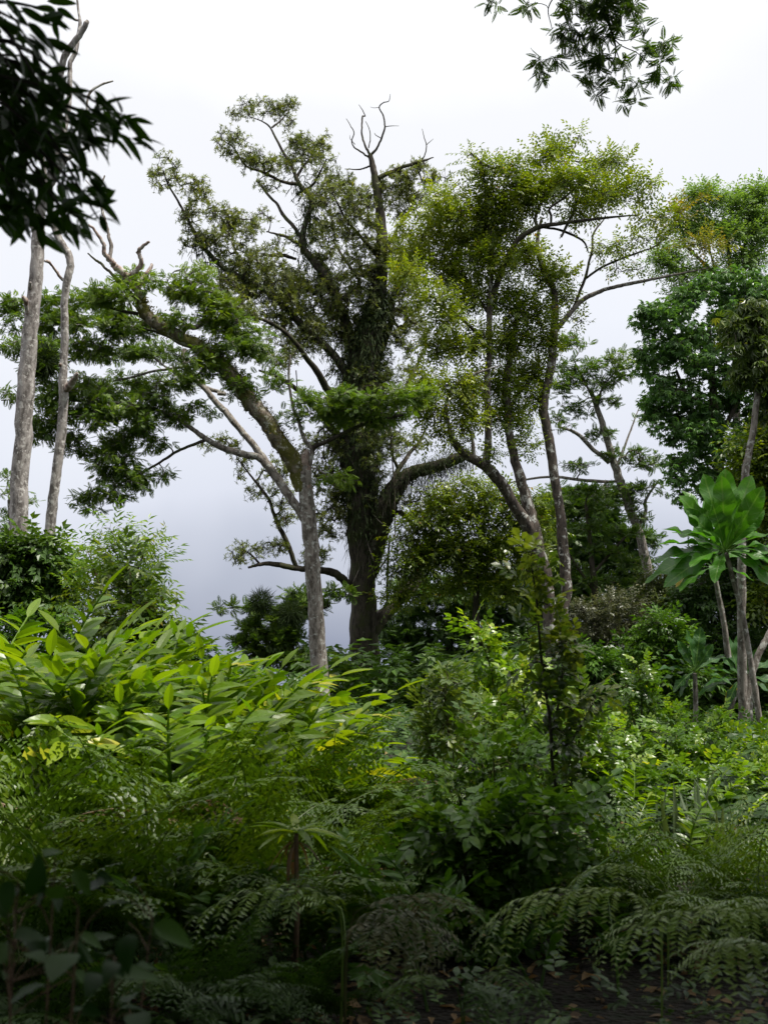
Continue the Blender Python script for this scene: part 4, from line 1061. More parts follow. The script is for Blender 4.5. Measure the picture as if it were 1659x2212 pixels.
def bushes():
    K = dict(nl=1)

    def bush(name, label, d, base, stems, blobs, T, mat, tm='bark_mid', cat='shrub', group=None, **kw):
        t = Tree(name, label, d, base, cat, group)
        mb = MB()
        for s in stems:
            t.limb(s, into=mb, lump=.05)
        t.crown(blobs, T, mat, net=mb, **kw)
        mb.build('stem', M[tm], t.root, t.base, True)
        return t
    # vine mound under the left trunks
    bush('vine_mound', 'dark leafy vine mound smothering the feet of the two pale trunks', 14.5, (80, 1330), [[(80, 1340, 6), (85, 1280, 5), (90, 1200, 4)], [(90, 1340, 5), (60, 1260, 4), (40, 1220, 3)]],
         [(90, 1180, 50, 30, 1.4), (60, 1220, 60, 36, 1.5), (120, 1225, 44, 34, 1.5), (30, 1260, 50, 30, 1.4), (110, 1275, 60, 26, 1.5), (20, 1200, 30, 30, 1.3), (70, 1310, 80, 24, 1.4)],
         spray_alt(.26, 6, .11, .6), 'dark', 'bark_dark', 'vine', rc=18, over=1.5, m=15, size=1.0, flat=1., tint=.6, r_tip=.005, upb=.1, hang=.2, **K)
    bush('slender_leaf_shrub', 'airy yellowish green shrub with slim leaflets against the pale sky right of the vine mound', 13, (260, 1400),
         [[(260, 1410, 4), (262, 1300, 3), (255, 1200, 2)], [(262, 1380, 3), (290, 1260, 2), (320, 1170, 1.5)], [(258, 1390, 3), (220, 1280, 2), (195, 1200, 1.5)]],
         [(245, 1150, 40, 18, .8), (200, 1180, 36, 20, .8), (310, 1165, 40, 24, .8), (270, 1195, 60, 26, .8), (210, 1225, 44, 26, 1), (330, 1215, 26, 20, .7), (290, 1240, 60, 26), (230, 1270, 56, 26, 1.1), (310, 1290, 50, 24, 1), (345, 1310, 20, 26, .6),
          (270, 1320, 60, 26, 1.1), (190, 1300, 40, 24, 1.1)], spray_alt(.30, 9, .10, .24), 'bright', 'stem_brown', rc=20, over=1.3, m=10, size=.95, flat=.6, tint=.66, r_tip=.0035, upb=.35, **K)
    bush('broadleaf_shrub', 'green shrub with reddish shoots in front of the airy slim-leaved shrub', 11.5, (260, 1420),
         [[(280, 1430, 4), (285, 1330, 3), (280, 1230, 2)], [(275, 1430, 3), (310, 1350, 2), (320, 1300, 1.5)]],
         [(285, 1230, 26, 18, .8), (280, 1275, 44, 22, 1), (310, 1320, 44, 24, 1.1), (250, 1340, 50, 26, 1.1), (335, 1360, 36, 22, 1), (400, 1365, 24, 12, .6), (300, 1380, 60, 20, 1.2)],
         spray_alt(.26, 6, .13, .42), 'sapling', 'stem_brown', rc=20, over=1.3, m=9, size=1.0, tint=.62, r_tip=.004, upb=.5, **K)
    bush('grey_shrub', 'silvery grey green shrub mass behind the two right stems, darker side left', 34, (1290, 1480), [[(1290, 1480, 5), (1290, 1400, 4), (1295, 1340, 3)]],
         [(1270, 1330, 50, 18, 1.2), (1340, 1310, 50, 22, 1.2), (1290, 1370, 66, 24, 1.4), (1370, 1350, 46, 26, 1.2), (1250, 1390, 50, 20, 1.3), (1340, 1395, 66, 22, 1.3), (1410, 1380, 40, 22, 1.2)],
         ALT, 'grey', 'bark_dark', rc=14, over=2.4, m=12, size=1.2, flat=.7, tint=.4, r_tip=.009, **K)
    bush('grey_shrub', 'olive brown shrub mass below the leaning slim trunk', 38, (1430, 1480), [[(1430, 1480, 5), (1430, 1400, 4), (1430, 1300, 3)]],
         [(1420, 1260, 40, 18, 1.2), (1460, 1250, 50, 24, 1.3), (1440, 1300, 60, 26, 1.4), (1500, 1300, 50, 40, 1.3), (1540, 1260, 40, 40, 1.2), (1480, 1350, 60, 30, 1.3)],
         ALT, 'olive', 'bark_dark', rc=14, over=2.4, m=12, size=1.4, flat=.7, tint=.25, r_tip=.010, **K)
    # dark backing thickets
    for (nm, d, b, bl, mt, ti) in (
            ('dark broadleaf thicket behind the giant tree foot, seen left of the glossy grey shrub', 30, (1160, 1500), [(1150, 1400, 40, 30, 1.3), (1160, 1460, 60, 40, 1.4), (1230, 1440, 50, 30, 1.3), (1250, 1490, 70, 30, 1.3)], 'dark', .5),
            ('leafy thicket below the grey shrubs with reddish young tips', 24, (1290, 1560), [(1270, 1430, 60, 18, 1.2), (1320, 1440, 60, 20, 1.2), (1230, 1470, 50, 26, 1.3), (1300, 1490, 80, 26, 1.4), (1380, 1480, 60, 30, 1.3), (1260, 1530, 80, 26, 1.3)], 'deep', .35),
            ('mid green thicket left of the lower big-leaved plant', 21, (1420, 1560), [(1430, 1350, 30, 24, 1.1), (1400, 1390, 40, 26, 1.2), (1460, 1400, 40, 30, 1.2), (1420, 1440, 60, 26, 1.3), (1480, 1470, 60, 30, 1.3), (1400, 1500, 60, 30, 1.3)], 'deep', .6),
            ('dark thicket in deep shade behind the slender stems', 27, (1600, 1560), [(1560, 1200, 60, 40, 1.2), (1640, 1200, 40, 50, 1.2), (1520, 1300, 60, 50, 1.3), (1620, 1320, 60, 50, 1.3), (1560, 1400, 90, 50, 1.3), (1640, 1450, 60, 50, 1.3), (1540, 1500, 90, 40, 1.3), (1640, 1540, 60, 40, 1.2)], 'dark', .3)):
        bush('thicket', nm, d, b, [[(b[0], b[1], 5), (b[0], b[1] - 80, 4)]], bl, spray_alt(.3, 6, .14, .5), mt, 'bark_dark', rc=17, over=2.6, m=13, size=d / 26, flat=.8, tint=ti, r_tip=.008, **K)
    # glaucous shrub
    bush('round_leaved_shrub', 'upright shrub with rounded grey green leaves left of the dark sapling', 9, (970, 1720),
         [[(985, 1740, 5), (975, 1640, 4), (960, 1500, 2.5)], [(985, 1730, 4), (1010, 1600, 3), (1030, 1540, 2)], [(980, 1730, 4), (930, 1620, 3), (915, 1560, 2)]],
         [(955, 1470, 14, 22, .8), (1000, 1490, 30, 20, .9), (935, 1520, 26, 24, .9), (990, 1535, 44, 24, 1), (1040, 1530, 24, 28, .9), (920, 1575, 30, 20, .9), (980, 1580, 50, 24, 1.1), (1030, 1600, 36, 26, 1), (950, 1625, 40, 22, 1), (1010, 1650, 40, 24, 1)],
         spray_alt_fine(.14, 5, .10, .55, 4, 'obovate'), 'glauc', 'stem_brown', rc=22, over=1.5, m=8, size=.92, flat=1, tint=.5, r_tip=.004, upb=1.1, **K)
    # bright vine shrub
    bush('heart_leaf_vine', 'sunlit yellow green vine climbing to a wispy tip behind the round-leaved shrub', 11, (1080, 1720),
         [[(1085, 1740, 4), (1080, 1600, 3), (1060, 1450, 2), (1035, 1370, 1.2)], [(1090, 1740, 4), (1120, 1600, 3), (1110, 1480, 2)]],
         [(1036, 1368, 16, 12, .35), (1050, 1400, 22, 14, .6), (1080, 1440, 34, 20, .9, .1), (1060, 1470, 40, 22, 1.1, .1), (1110, 1480, 40, 24, 1.1), (1080, 1520, 50, 24, 1.2), (1130, 1540, 50, 26, 1.1), (1080, 1570, 50, 24, 1.1), (1120, 1610, 60, 30, 1.2), (1070, 1660, 60, 34, 1.2)],
         spray_alt_fine(.2, 5, .09, .75, 3), 'bright', 'stem_green', rc=20, over=1.1, m=9, size=.95, flat=.8, tint=.5, r_tip=.004, upb=.4, **K)
    # dark sapling
    bush('dark_sapling', 'dark slender sapling with broad leaves and copper young tips, standing alone before the forked tree', 6.2, (1215, 1800),
         [[(1216, 1840, 5), (1205, 1740, 4.4), (1192, 1640, 4), (1188, 1560, 4), (1175, 1470, 3.6), (1165, 1380, 3), (1158, 1290, 2.4), (1145, 1210, 1.6)], [(1190, 1590, 3), (1210, 1500, 3), (1215, 1440, 2), (1212, 1380, 1.6)],
          [(1192, 1640, 3), (1240, 1590, 3), (1270, 1540, 2.4), (1285, 1505, 2)]],
         [(1145, 1207, 16, 18, .9, .22), (1145, 1245, 18, 24, .8), (1165, 1310, 26, 26, .9, .0), (1150, 1350, 24, 24, .9), (1190, 1400, 34, 26, .9), (1222, 1385, 20, 20, .9, .15), (1160, 1440, 32, 28, .8, -.15), (1210, 1450, 30, 28, .8, -.1),
          (1180, 1500, 34, 28, .8, -.3), (1290, 1505, 28, 20, .8, .2), (1250, 1540, 34, 22, .8, -.2), (1200, 1560, 36, 24, .8, -.3), (1180, 1620, 30, 30, .6, -.3), (1225, 1690, 36, 36, .8, -.2), (1190, 1740, 40, 34, .8, -.3), (1230, 1790, 40, 34, .8, -.3)],
         spray_alt_fine(.10, 4, .11, .56, 4, 'obovate'), 'sapling', 'bark_dark', rc=21, over=.95, m=6, size=.78, flat=1, tint=.78, r_tip=.0035, upb=.9, **K)
    return bush


def big_leaf_plants():
    """cabbage-leaved rosette trees on the right"""
    tmpl = [leafT(1, .30, 20, .12, cu, 'obovate', .15, s) for s, cu in enumerate((.05, .12, .22, .35, .5))]

    def ros(name, label, d, top, stem, leaves, s):
        c = P(top[0], top[1], d)
        b = P(stem[0][0], stem[0][1], d)
        t = thing(name, label, 'plant', b, 'big-leaved rosette plants')
        mb = MB()
        pts = np.array([P(x, y, d) for x, y in stem])
        tube(mb, catmull(pts, 5), np.linspace(.055, .038, (len(pts) - 1) * 5 + 1), 10, .08)
        mb.build('stem', M['bark_mid'], t, b, True)
        for (ang, elev, tow, ln, ti, mt) in leaves:
            # ang: direction in the picture plane (deg, 0 right, 90 up); tow: towards (+) or away from camera
            a = math.radians(ang)
            dv = np.array([math.cos(a) * math.cos(math.radians(tow)), -math.sin(math.radians(tow)), math.sin(a) * math.cos(math.radians(tow))])
            k = elev
            upv = np.array([-dv[2] * dv[0] * .5, -.75 if ang > 40 and ang < 140 else -.35, 1.0 if not (40 < ang < 140) else .25])
            mb = MB()
            V, Q = place(tmpl[k], np.array([c]), np.array([dv]), np.array([upv]) + rng.normal(0, .22, (1, 3)), [ln * s * (1.08 if 60 < ang < 130 else .95) * rng.uniform(.9, 1.08)])
            mb.add(V, Q, ti)
            o = mb.build('leaf', M[mt], t, b, True)
            a_ = o.data.attributes.new('luv', 'FLOAT_VECTOR', 'POINT')
            a_.data.foreach_set('vector', tmpl[k][0].astype(np.float32).ravel())
    L1 = []
    for ang, tow, ln, el in ((105, 10, 1.22, 0), (122, -5, 1.15, 1), (88, 5, 1.25, 0), (72, 10, 1.2, 0), (95, -25, 1.1, 1), (135, 20, 1.1, 1), (150, 10, 1.15, 2), (60, -15, 1.1, 1), (50, 20, 1.0, 1), (115, 40, .95, 1), (80, 45, .85, 1), (140, -30, 1.1, 2),
                             (163, 10, 1.25, 2), (30, 10, 1.15, 2), (15, -10, 1.2, 2), (40, -30, 1.1, 2), (170, -30, 1.2, 2)):
        L1.append((ang, el, tow, ln, rng.uniform(.1, .9), 'big'))
    for ang, tow, ln, el in ((98, 25, 1.25, 0), (112, -15, 1.2, 1), (128, 15, 1.2, 1), (65, 30, 1.1, 1), (84, -20, 1.2, 1), (145, 35, 1.0, 2)):
        L1.append((ang, el, tow, ln, rng.uniform(.3, 1), 'big'))
    for ang, tow, ln, el in ((172, 15, 1.35, 3), (180, 40, 1.1, 3), (185, -10, 1.4, 3), (8, 20, 1.3, 3), (0, -10, 1.3, 3), (355, 40, 1.1, 3), (190, 30, 1.2, 4), (200, 5, 1.15, 3), (-10, 10, 1.2, 4), (215, 50, .9, 3), (-25, 40, 1.0, 4)):
        L1.append((ang, el, tow, ln, rng.uniform(0, .5), 'big'))
    L1.append((196, 3, 10, 1.2, .6, 'bigy'))
    ros('big_leaved_plant', 'tall rosette of huge upright glowing green leaves beside the slender lichen-spotted tree', 17.5, (1565, 1190), [(1640, 1560), (1622, 1440), (1605, 1340), (1585, 1260), (1568, 1195)], L1, 1.0)
    L2 = [(a, e, tw, l, rng.uniform(.0, .4), 'big_shaded') for a, e, tw, l in ((100, 0, 10, 1.1), (80, 0, 0, 1.1), (120, 1, 20, 1.), (140, 2, 0, 1.05), (60, 1, 20, 1.), (35, 2, 0, 1.1), (165, 2, 20, 1.1), (15, 3, 10, 1.1), (180, 3, 0, 1.1), (0, 3, 40, 1.), (200, 3, 30, .9), (215, 4, 10, .8))]
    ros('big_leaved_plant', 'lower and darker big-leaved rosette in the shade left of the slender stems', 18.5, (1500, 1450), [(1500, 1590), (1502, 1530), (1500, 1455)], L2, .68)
    L3 = [(a, e, tw, l, rng.uniform(.0, .4), 'big_shaded') for a, e, tw, l in ((110, 0, 10, 1.15), (90, 0, 0, 1.1), (130, 1, 20, 1.), (150, 2, 0, 1.15), (60, 1, 20, 1.), (35, 2, 0, 1.1), (170, 3, 20, 1.2), (185, 3, 0, 1.2), (10, 3, 40, 1.2), (345, 3, 10, 1.1), (215, 4, 30, .9))] + [(225, 3, 20, .85, .3, 'bigy')]
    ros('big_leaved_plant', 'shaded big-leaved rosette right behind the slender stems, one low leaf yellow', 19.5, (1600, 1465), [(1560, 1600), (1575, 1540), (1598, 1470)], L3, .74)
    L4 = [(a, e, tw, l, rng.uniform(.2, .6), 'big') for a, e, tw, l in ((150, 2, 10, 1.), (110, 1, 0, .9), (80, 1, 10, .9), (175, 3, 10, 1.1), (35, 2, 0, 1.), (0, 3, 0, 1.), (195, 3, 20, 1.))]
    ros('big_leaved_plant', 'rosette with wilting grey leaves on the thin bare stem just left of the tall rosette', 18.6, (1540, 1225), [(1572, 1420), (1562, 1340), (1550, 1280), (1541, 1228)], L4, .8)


# ================================================================== UNDERGROWTH
def frond_mesh(name, L, arch, pairs, pin, npin, mat, droop=.25, up0=1.0, side=0.0, tint=.5, seed=0, stalk=.18, pw=.46, tri=False, pinl=.054, path=None):
    """one fern frond rooted at the origin, rising along +z and arching to +x; its rachis and pinnae in one mesh"""
    r = np.random.default_rng(seed)
    n = 26
    t = np.linspace(0, 1, n)
    ang = up0 * PI / 2 - arch * t ** 1.15                 # elevation along the frond
    dx, dz = np.cos(ang) * L / (n - 1), np.sin(ang) * L / (n - 1)
    pts = np.c_[np.r_[0, np.cumsum(dx[:-1])], side * L * t ** 2, np.r_[0, np.cumsum(dz[:-1])]]
    if path is not None:
        c_ = catmull(path, 12)
        q_ = np.r_[0, np.cumsum(np.linalg.norm(np.diff(c_, axis=0), axis=1))]
        pts = np.stack([np.interp(t * q_[-1], q_, c_[:, k_]) for k_ in range(3)], -1)
    mb = MB()
    tube(mb, pts, np.linspace(.005, .0015, n) * max(L, .5), 4)
    mb.T[-1][:] = .6
    lf = leafT(1, pw, 1, .1, .12)
    tan = nrm(np.gradient(pts, axis=0))
    pos, dr, upv, sc, ti = [], [], [], [], []
    for i in range(pairs):
        u = (i + .5) / pairs
        tt = stalk + (1 - stalk) * u
        k = tt * (n - 1)
        k0 = int(k)
        f = k - k0
        p0 = pts[k0] * (1 - f) + pts[min(k0 + 1, n - 1)] * f
        T0 = tan[k0]
        Nn = nrm(np.cross(np.array([0, 1.0, 0]), T0)) * 1.0
        if path is not None:
            Nn = nrm(np.array([0, 0, 1.0]) - T0 * T0[2])
        Nn = Nn if path is not None or Nn[2] > 0 or Nn[0] < 0 else -Nn
        Y0 = np.cross(Nn, T0)
        prof = (1 - u) ** .75 * 1.0 if tri else math.sin(PI * min(1, .22 + .80 * u)) ** .7
        pl = pin * max(prof, .08)
        m = max(4, int(npin * (pl / pin) ** .8))
        for sgn in (-1, 1):
            pl2 = pl * (r.uniform(.8, 1.1) if r.random() > .06 else .4)
            dirp = nrm(T0 * (.38 + .35 * u + (.25 if path is not None else 0)) + (np.array([0, 0, .25]) if path is not None else 0) + sgn * Y0 * 1.0 + r.normal(0, .05, 3))
            w = np.linspace(.06, 1, m)
            dp = droop * r.uniform(.6, 1.35)
            pp = p0 + dirp * pl2 * w[:, None] + np.array([0, 0, -1.0]) * (dp * pl2 * w[:, None] ** 2)
            dt = nrm(dirp + np.array([0, 0, -2 * dp]) * w[:, None])
            sd = nrm(np.cross(dt, Nn + [0, 0, .001]))
            nn = np.cross(sd, dt)
            nn = nn * np.sign(nn @ Nn + 1e-6)[:, None]
            ll = pinl * (.45 + .55 * pl2 / pin) * np.sin(PI * np.minimum(.97, .25 + .74 * w)) ** .6
            for sg2 in (-1, 1):
                pos.append(pp)
                dr.append(sd * sg2 + dt * .45 + [0, 0, -.12])
                upv.append(nn + r.normal(0, .12, (m, 3)))
                sc.append(ll)
                ti.append(np.full(m, tint) + r.normal(0, .08))
    pos, dr, upv, sc, ti = map(np.concatenate, (pos, dr, upv, sc, ti))
    keep = r.random(len(pos)) > .07
    pos, dr, upv, sc, ti = (a_[keep] for a_ in (pos, dr, upv, sc, ti))
    dr = dr + r.normal(0, .09, dr.shape)
    sc = sc * r.uniform(.72, 1.15, len(sc))
    V, Q = place(lf, pos, dr, upv, sc)
    mb.add(V, Q, np.clip(ti + r.normal(0, .07, len(ti)), 0, .92))
    o = mb.build(name, M[mat])
    me = o.data
    bpy.data.objects.remove(o)
    return me


def ginger_mesh(L, arch, nl, mat, seed, leafL=.19, leafW=.062, tint=.5):
    r = np.random.default_rng(seed)
    n = 20
    t = np.linspace(0, 1, n)
    ang = PI / 2 - .12 - arch * t ** 1.4
    dx, dz = np.cos(ang) * L / (n - 1), np.sin(ang) * L / (n - 1)
    pts = np.c_[np.r_[0, np.cumsum(dx[:-1])], .04 * L * np.sin(t * 3 + seed), np.r_[0, np.cumsum(dz[:-1])]]
    mb = MB()
    tube(mb, pts, np.linspace(.013, .005, n), 5)
    mb.T[-1][:] = .35
    tan = nrm(np.gradient(pts, axis=0))
    yaw = r.uniform(-.6, .6)
    for i in range(nl):
        u = .28 + .72 * (i + .5) / nl
        k = int(u * (n - 1))
        T0 = tan[k]
        side = np.array([math.sin(yaw) * .4, math.cos(yaw), 0]) * (1 if i % 2 else -1)
        l = leafL * math.sin(PI * (.22 + .62 * (i + .5) / nl)) ** .5 * r.uniform(.85, 1.12)
        T = leafT(1, leafW / leafL, 7, .16, r.uniform(.12, .4), 'lance', .02, i)
        d = nrm(T0 * r.uniform(.55, .95) + side * .9 + r.normal(0, .1, 3))
        upv = np.array([0, 0, 1.0]) * .9 - T0 * .3 + r.normal(0, .15, 3) + [.4, 0, 0]
        V, Q = place(T, pts[k][None], d[None], upv[None], [l])
        mb.add(V, Q, np.clip(tint + r.normal(0, .16), 0, 1))
    # end leaf
    V, Q = place(leafT(1, leafW / leafL * .8, 7, .2, .1, 'lance'), pts[-1][None], tan[-1][None], np.array([[.5, 0, 1.]]), [leafL * .95])
    mb.add(V, Q, np.clip(tint + .1, 0, 1))
    o = mb.build('leafy_stem', M[mat])
    me = o.data
    bpy.data.objects.remove(o)
    return me


def plant(name, label, cat, loc, pieces, group=None, scale=1.0):
    """pieces: list of (part name, mesh data, yaw, tilt, roll, scale)"""
    t = thing(name, label, cat, loc, group)
    for nm, me, yaw, tilt, sc in pieces:
        o = bpy.data.objects.new(nm, me)
        COL.objects.link(o)
        o.parent = t
        o.rotation_euler = (rng.normal(0, .06), tilt, yaw)
        o.scale = (sc * scale,) * 3
        o.location = (rng.normal(0, .03), rng.normal(0, .03), 0)
    return t


ORD = ['first', 'second', 'third', 'fourth', 'fifth', 'sixth', 'seventh', 'eighth', 'ninth', 'tenth', 'eleventh', 'twelfth', 'thirteenth', 'fourteenth', 'fifteenth', 'sixteenth', 'seventeenth', 'eighteenth', 'nineteenth', 'twentieth']


def undergrowth():
    FN = {}
    FN['g'] = [frond_mesh('frond', 1.0, a, 11, .32, 11, 'fern', dr, u0, sd, .45 + .1 * (s % 3 - 1), s, tri=True, pinl=.066) for s, (a, dr, u0, sd) in enumerate(((1.0, .14, .9, .08), (1.3, .18, .88, -.10), (.7, .10, .92, .12), (1.5, .2, .85, .05), (1.15, .15, .85, -.14)))]
    FN['d'] = [frond_mesh('frond', 1.0, a, 13, .30, 15, 'fern_shaded', dr, u0, sd, .5, 10 + s, tri=True) for s, (a, dr, u0, sd) in enumerate(((1.3, .35, .85, .04), (1.6, .45, .8, -.05), (1.1, .3, .9, .06), (1.8, .5, .85, 0)))]
    FN['b'] = [frond_mesh('frond', 1.0, a, 13, .30, 15, 'fernb', dr, u0, sd, .45, 20 + s, tri=True) for s, (a, dr, u0, sd) in enumerate(((1.5, .45, .85, .04), (1.9, .6, .8, -.05), (1.2, .4, .9, .06)))]
    DEADF = [frond_mesh('frond', 1.0, 1.6, 12, .24, 12, 'dead', .6, .85, .1, .4, 70, tri=True, pinl=.034), frond_mesh('frond', 1.0, 2.1, 11, .22, 12, 'dead', .8, .8, -.1, .6, 71, tri=True, pinl=.03)]
    GN = {'g': [ginger_mesh(1.0 * l, a, n, 'ginger', s, tint=ti) for s, (l, a, n, ti) in enumerate(((1.0, .7, 19, .55), (1.0, 1.0, 18, .66), (1.0, .45, 20, .5), (1.0, 1.2, 18, .72), (1.0, .85, 19, .42)))],
          'd': [ginger_mesh(1.0 * l, a, n, 'ginger_shaded', 30 + s, tint=.45) for s, (l, a, n) in enumerate(((1.0, .7, 18), (1.0, 1.0, 17), (1.0, .5, 18)))]}

    def topz(py, d, px):
        return P(px, py, d)

    def fern_row(label, group, kind, pts, hscale=1.0, nf=(6, 9), cat='fern', name='fern', wide=1.0):
        """pts: (px, py_top, d) left to right"""
        for k, (px, py, d) in enumerate(pts):
            top = P(px, py, d)
            g = float(gz(top[0], top[1]))
            H = max(.35, top[2] - g)
            L = H / .80 * hscale
            pc = []
            n = rng.integers(*nf)
            y0 = rng.uniform(0, 6.28)
            for i in range(n):
                me = FN[kind][rng.integers(len(FN[kind]))] if rng.random() > .07 else DEADF[rng.integers(2)]
                pc.append(('frond', me, (PI / 2 if i % 4 == 3 else -PI / 2) + rng.normal(0, .85), rng.uniform(.0, .38) * wide, L * rng.uniform(.8, 1.08)))
            plant(name, f'{label}, {ORD[k]} from the left', cat, (top[0], top[1], g), pc, group)

    def ginger_row(label, group, kind, pts, nf=(11, 15)):
        for k, (px, py, d) in enumerate(pts):
            top = P(px, py, d)
            g = float(gz(top[0], top[1]))
            H = max(.4, top[2] - g)
            pc = []
            n = rng.integers(*nf)
            for i in range(n):
                me = GN[kind][rng.integers(len(GN[kind]))]
                pc.append(('leafy_stem', me, rng.uniform(0, 2 * PI), rng.uniform(.04, .55), H * rng.uniform(.90, 1.14)))
            t = plant('ginger_plant', f'{label}, {ORD[k]} from the left', 'ginger', (top[0], top[1], g), pc, group)
            for c in t.children:
                c.location = (rng.normal(0, .22), rng.normal(0, .22), 0)

    def jit(lst, sx=6, sy=5, sd=.2):
        return [(x + rng.normal(0, sx), y + rng.normal(0, sy), d + rng.normal(0, sd)) for x, y, d in lst]
    # -- left bank, back to front
    ginger_row('yellow green ginger on the skyline of the left bank', 'gingers along the top of the left bank', 'g',
               jit([(0, 1285, 9.5), (40, 1300, 9.9), (85, 1312, 9.6), (140, 1335, 9.6), (180, 1335, 9.9), (225, 1338, 9.3), (265, 1352, 9.8), (310, 1358, 9.5), (370, 1390, 9.8), (440, 1395, 9.6), (500, 1418, 10), (560, 1450, 10), (615, 1485, 10)], 6, 3))
    ginger_row('ginger in the second row of the left bank', 'gingers in the second row of the left bank', 'g',
               jit([(-10, 1340, 8), (45, 1355, 8.3), (110, 1375, 8), (160, 1385, 8.4), (210, 1395, 8.1), (270, 1392, 8.2), (315, 1410, 8.5), (360, 1428, 8.3), (430, 1428, 8.4), (500, 1460, 8.6), (580, 1500, 8.8), (655, 1540, 9)], 8, 5))
    fern_row('lacy bright fern among the gingers of the left bank', 'ferns among the left gingers', 'g',
             jit([(160, 1330, 9), (330, 1420, 8.4), (600, 1500, 8.2), (680, 1530, 8.4), (745, 1440, 8.4), (790, 1590, 8.2)], 4, 3), 1.0)
    fern_row('bright fern halfway down the left slope', 'ferns halfway down the left slope', 'g',
             jit([(20, 1440, 6.6), (110, 1470, 6.6), (200, 1490, 6.8), (290, 1500, 6.6), (380, 1530, 6.8), (470, 1560, 7), (560, 1560, 6.8), (640, 1610, 7), (720, 1660, 7.2), (800, 1700, 7.4)], 10, 8), 1.05)
    ginger_row('green ginger poking out of the ferns on the left slope', 'gingers among the slope ferns', 'g',
               jit([(60, 1500, 7.3), (230, 1520, 7.4), (390, 1470, 7.4), (620, 1650, 7.6), (770, 1650, 8)], 8, 5), (7, 10))
    fern_row('fern at the foot of the left slope', 'ferns at the foot of the left slope', 'g',
             jit([(30, 1560, 5.4), (130, 1590, 5.5), (240, 1620, 5.4), (340, 1640, 5.6), (440, 1650, 5.6), (540, 1660, 5.8), (630, 1680, 5.8), (740, 1750, 6), (830, 1780, 6)], 10, 8), 1.05)
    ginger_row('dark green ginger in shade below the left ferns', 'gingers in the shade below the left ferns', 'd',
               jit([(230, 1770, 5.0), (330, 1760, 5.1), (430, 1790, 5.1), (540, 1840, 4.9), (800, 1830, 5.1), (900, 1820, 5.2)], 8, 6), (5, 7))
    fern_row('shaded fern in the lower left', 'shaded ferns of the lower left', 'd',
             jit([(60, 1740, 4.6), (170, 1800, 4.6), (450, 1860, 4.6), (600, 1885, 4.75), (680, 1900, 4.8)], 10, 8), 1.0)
    # -- right side
    fern_row('pale fern in the middle distance before the giant tree', 'ferns in the middle distance', 'g',
             jit([(850, 1670, 9), (910, 1690, 8.4), (1000, 1740, 7.4), (1080, 1740, 7), (1160, 1760, 6.8)], 8, 6), 1.05)
    fern_row('sunlit lacy fern on the right', 'sunlit ferns on the right', 'g',
             jit([(1290, 1740, 6.4), (1380, 1760, 6.2), (1470, 1770, 6), (1550, 1760, 6), (1640, 1740, 6), (1420, 1690, 7.2), (1600, 1660, 7.5)], 10, 8), 1.05, wide=1.6)
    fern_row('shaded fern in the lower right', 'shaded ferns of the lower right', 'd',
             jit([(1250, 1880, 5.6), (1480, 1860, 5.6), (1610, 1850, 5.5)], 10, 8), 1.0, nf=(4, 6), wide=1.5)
    ginger_row('green ginger in the sunlit right undergrowth', 'gingers in the right undergrowth', 'g',
               jit([(1310, 1700, 8), (1390, 1650, 9.5), (1530, 1660, 8.5), (1240, 1560, 12), (1500, 1600, 12)], 8, 5), (5, 8))
    ginger_row('dark ginger in the shaded middle', 'gingers in the shaded middle', 'd', jit([(1000, 1860, 5.2), (1090, 1870, 5.3)], 6, 6), (4, 6))
    # -- the big arching fronds at the bottom, each plant with its own bent fronds
    def arch_fern(label, base, fronds, mat, pin=.30, droop=.9):
        b = P(*base)
        b[2] = gz(b[0], b[1])
        t = thing('arching_fern', label, 'fern', b, 'arching ferns across the bottom')
        for k, f in enumerate(fronds):
            pp = np.array([P(*q) for q in f]) - b
            pp = np.vstack([[0, 0, 0], pp])
            L = np.linalg.norm(np.diff(pp, axis=0), axis=1).sum()
            st = np.linalg.norm(np.diff(pp[:3], axis=0), axis=1).sum() / L
            me = frond_mesh('frond', 1.0, 1, max(7, int(L * (1 - st) / .088)), pin, int(pin / .0175), mat, droop, 1, 0, .6 + rng.normal(0, .1), 200 + k + int(base[0]), st, .30, False, .052, pp)
            o = bpy.data.objects.new('frond', me)
            COL.objects.link(o)
            o.parent = t
    A = 'fernarch'
    arch_fern('arching fern with drooping comb-like pinnae at the bottom, left of the bronzed one', (735, 2150, 4.4),
              [[(738, 2000, 4.4), (705, 1938, 4.35), (640, 1918, 4.3), (560, 1924, 4.25), (480, 1948, 4.2), (400, 1995, 4.15)], [(745, 2010, 4.5), (720, 1950, 4.6), (640, 1935, 4.8), (560, 1950, 5)]], A)
    arch_fern('bronzed arching fern at the bottom middle', (745, 2150, 4.3),
              [[(755, 2010, 4.3), (800, 1955, 4.25), (880, 1938, 4.2), (960, 1942, 4.15), (1045, 1965, 4.1)], [(752, 2030, 4.2), (790, 1975, 4.1), (860, 1975, 4.0), (930, 2010, 3.9), (975, 2060, 3.8)],
               [(748, 2040, 4.1), (780, 1995, 4.0), (830, 2010, 3.9), (880, 2060, 3.8), (905, 2110, 3.7)]], 'fernb', .25, .7)
    arch_fern('widest arching fern, centred low on the right half', (1425, 2200, 4.3),
              [[(1425, 2010, 4.3), (1385, 1940, 4.25), (1300, 1925, 4.2), (1200, 1930, 4.15), (1105, 1962, 4.1), (1020, 2040, 4.05)], [(1430, 2000, 4.4), (1440, 1945, 4.5), (1500, 1935, 4.6), (1570, 1960, 4.7)]], A, .34)
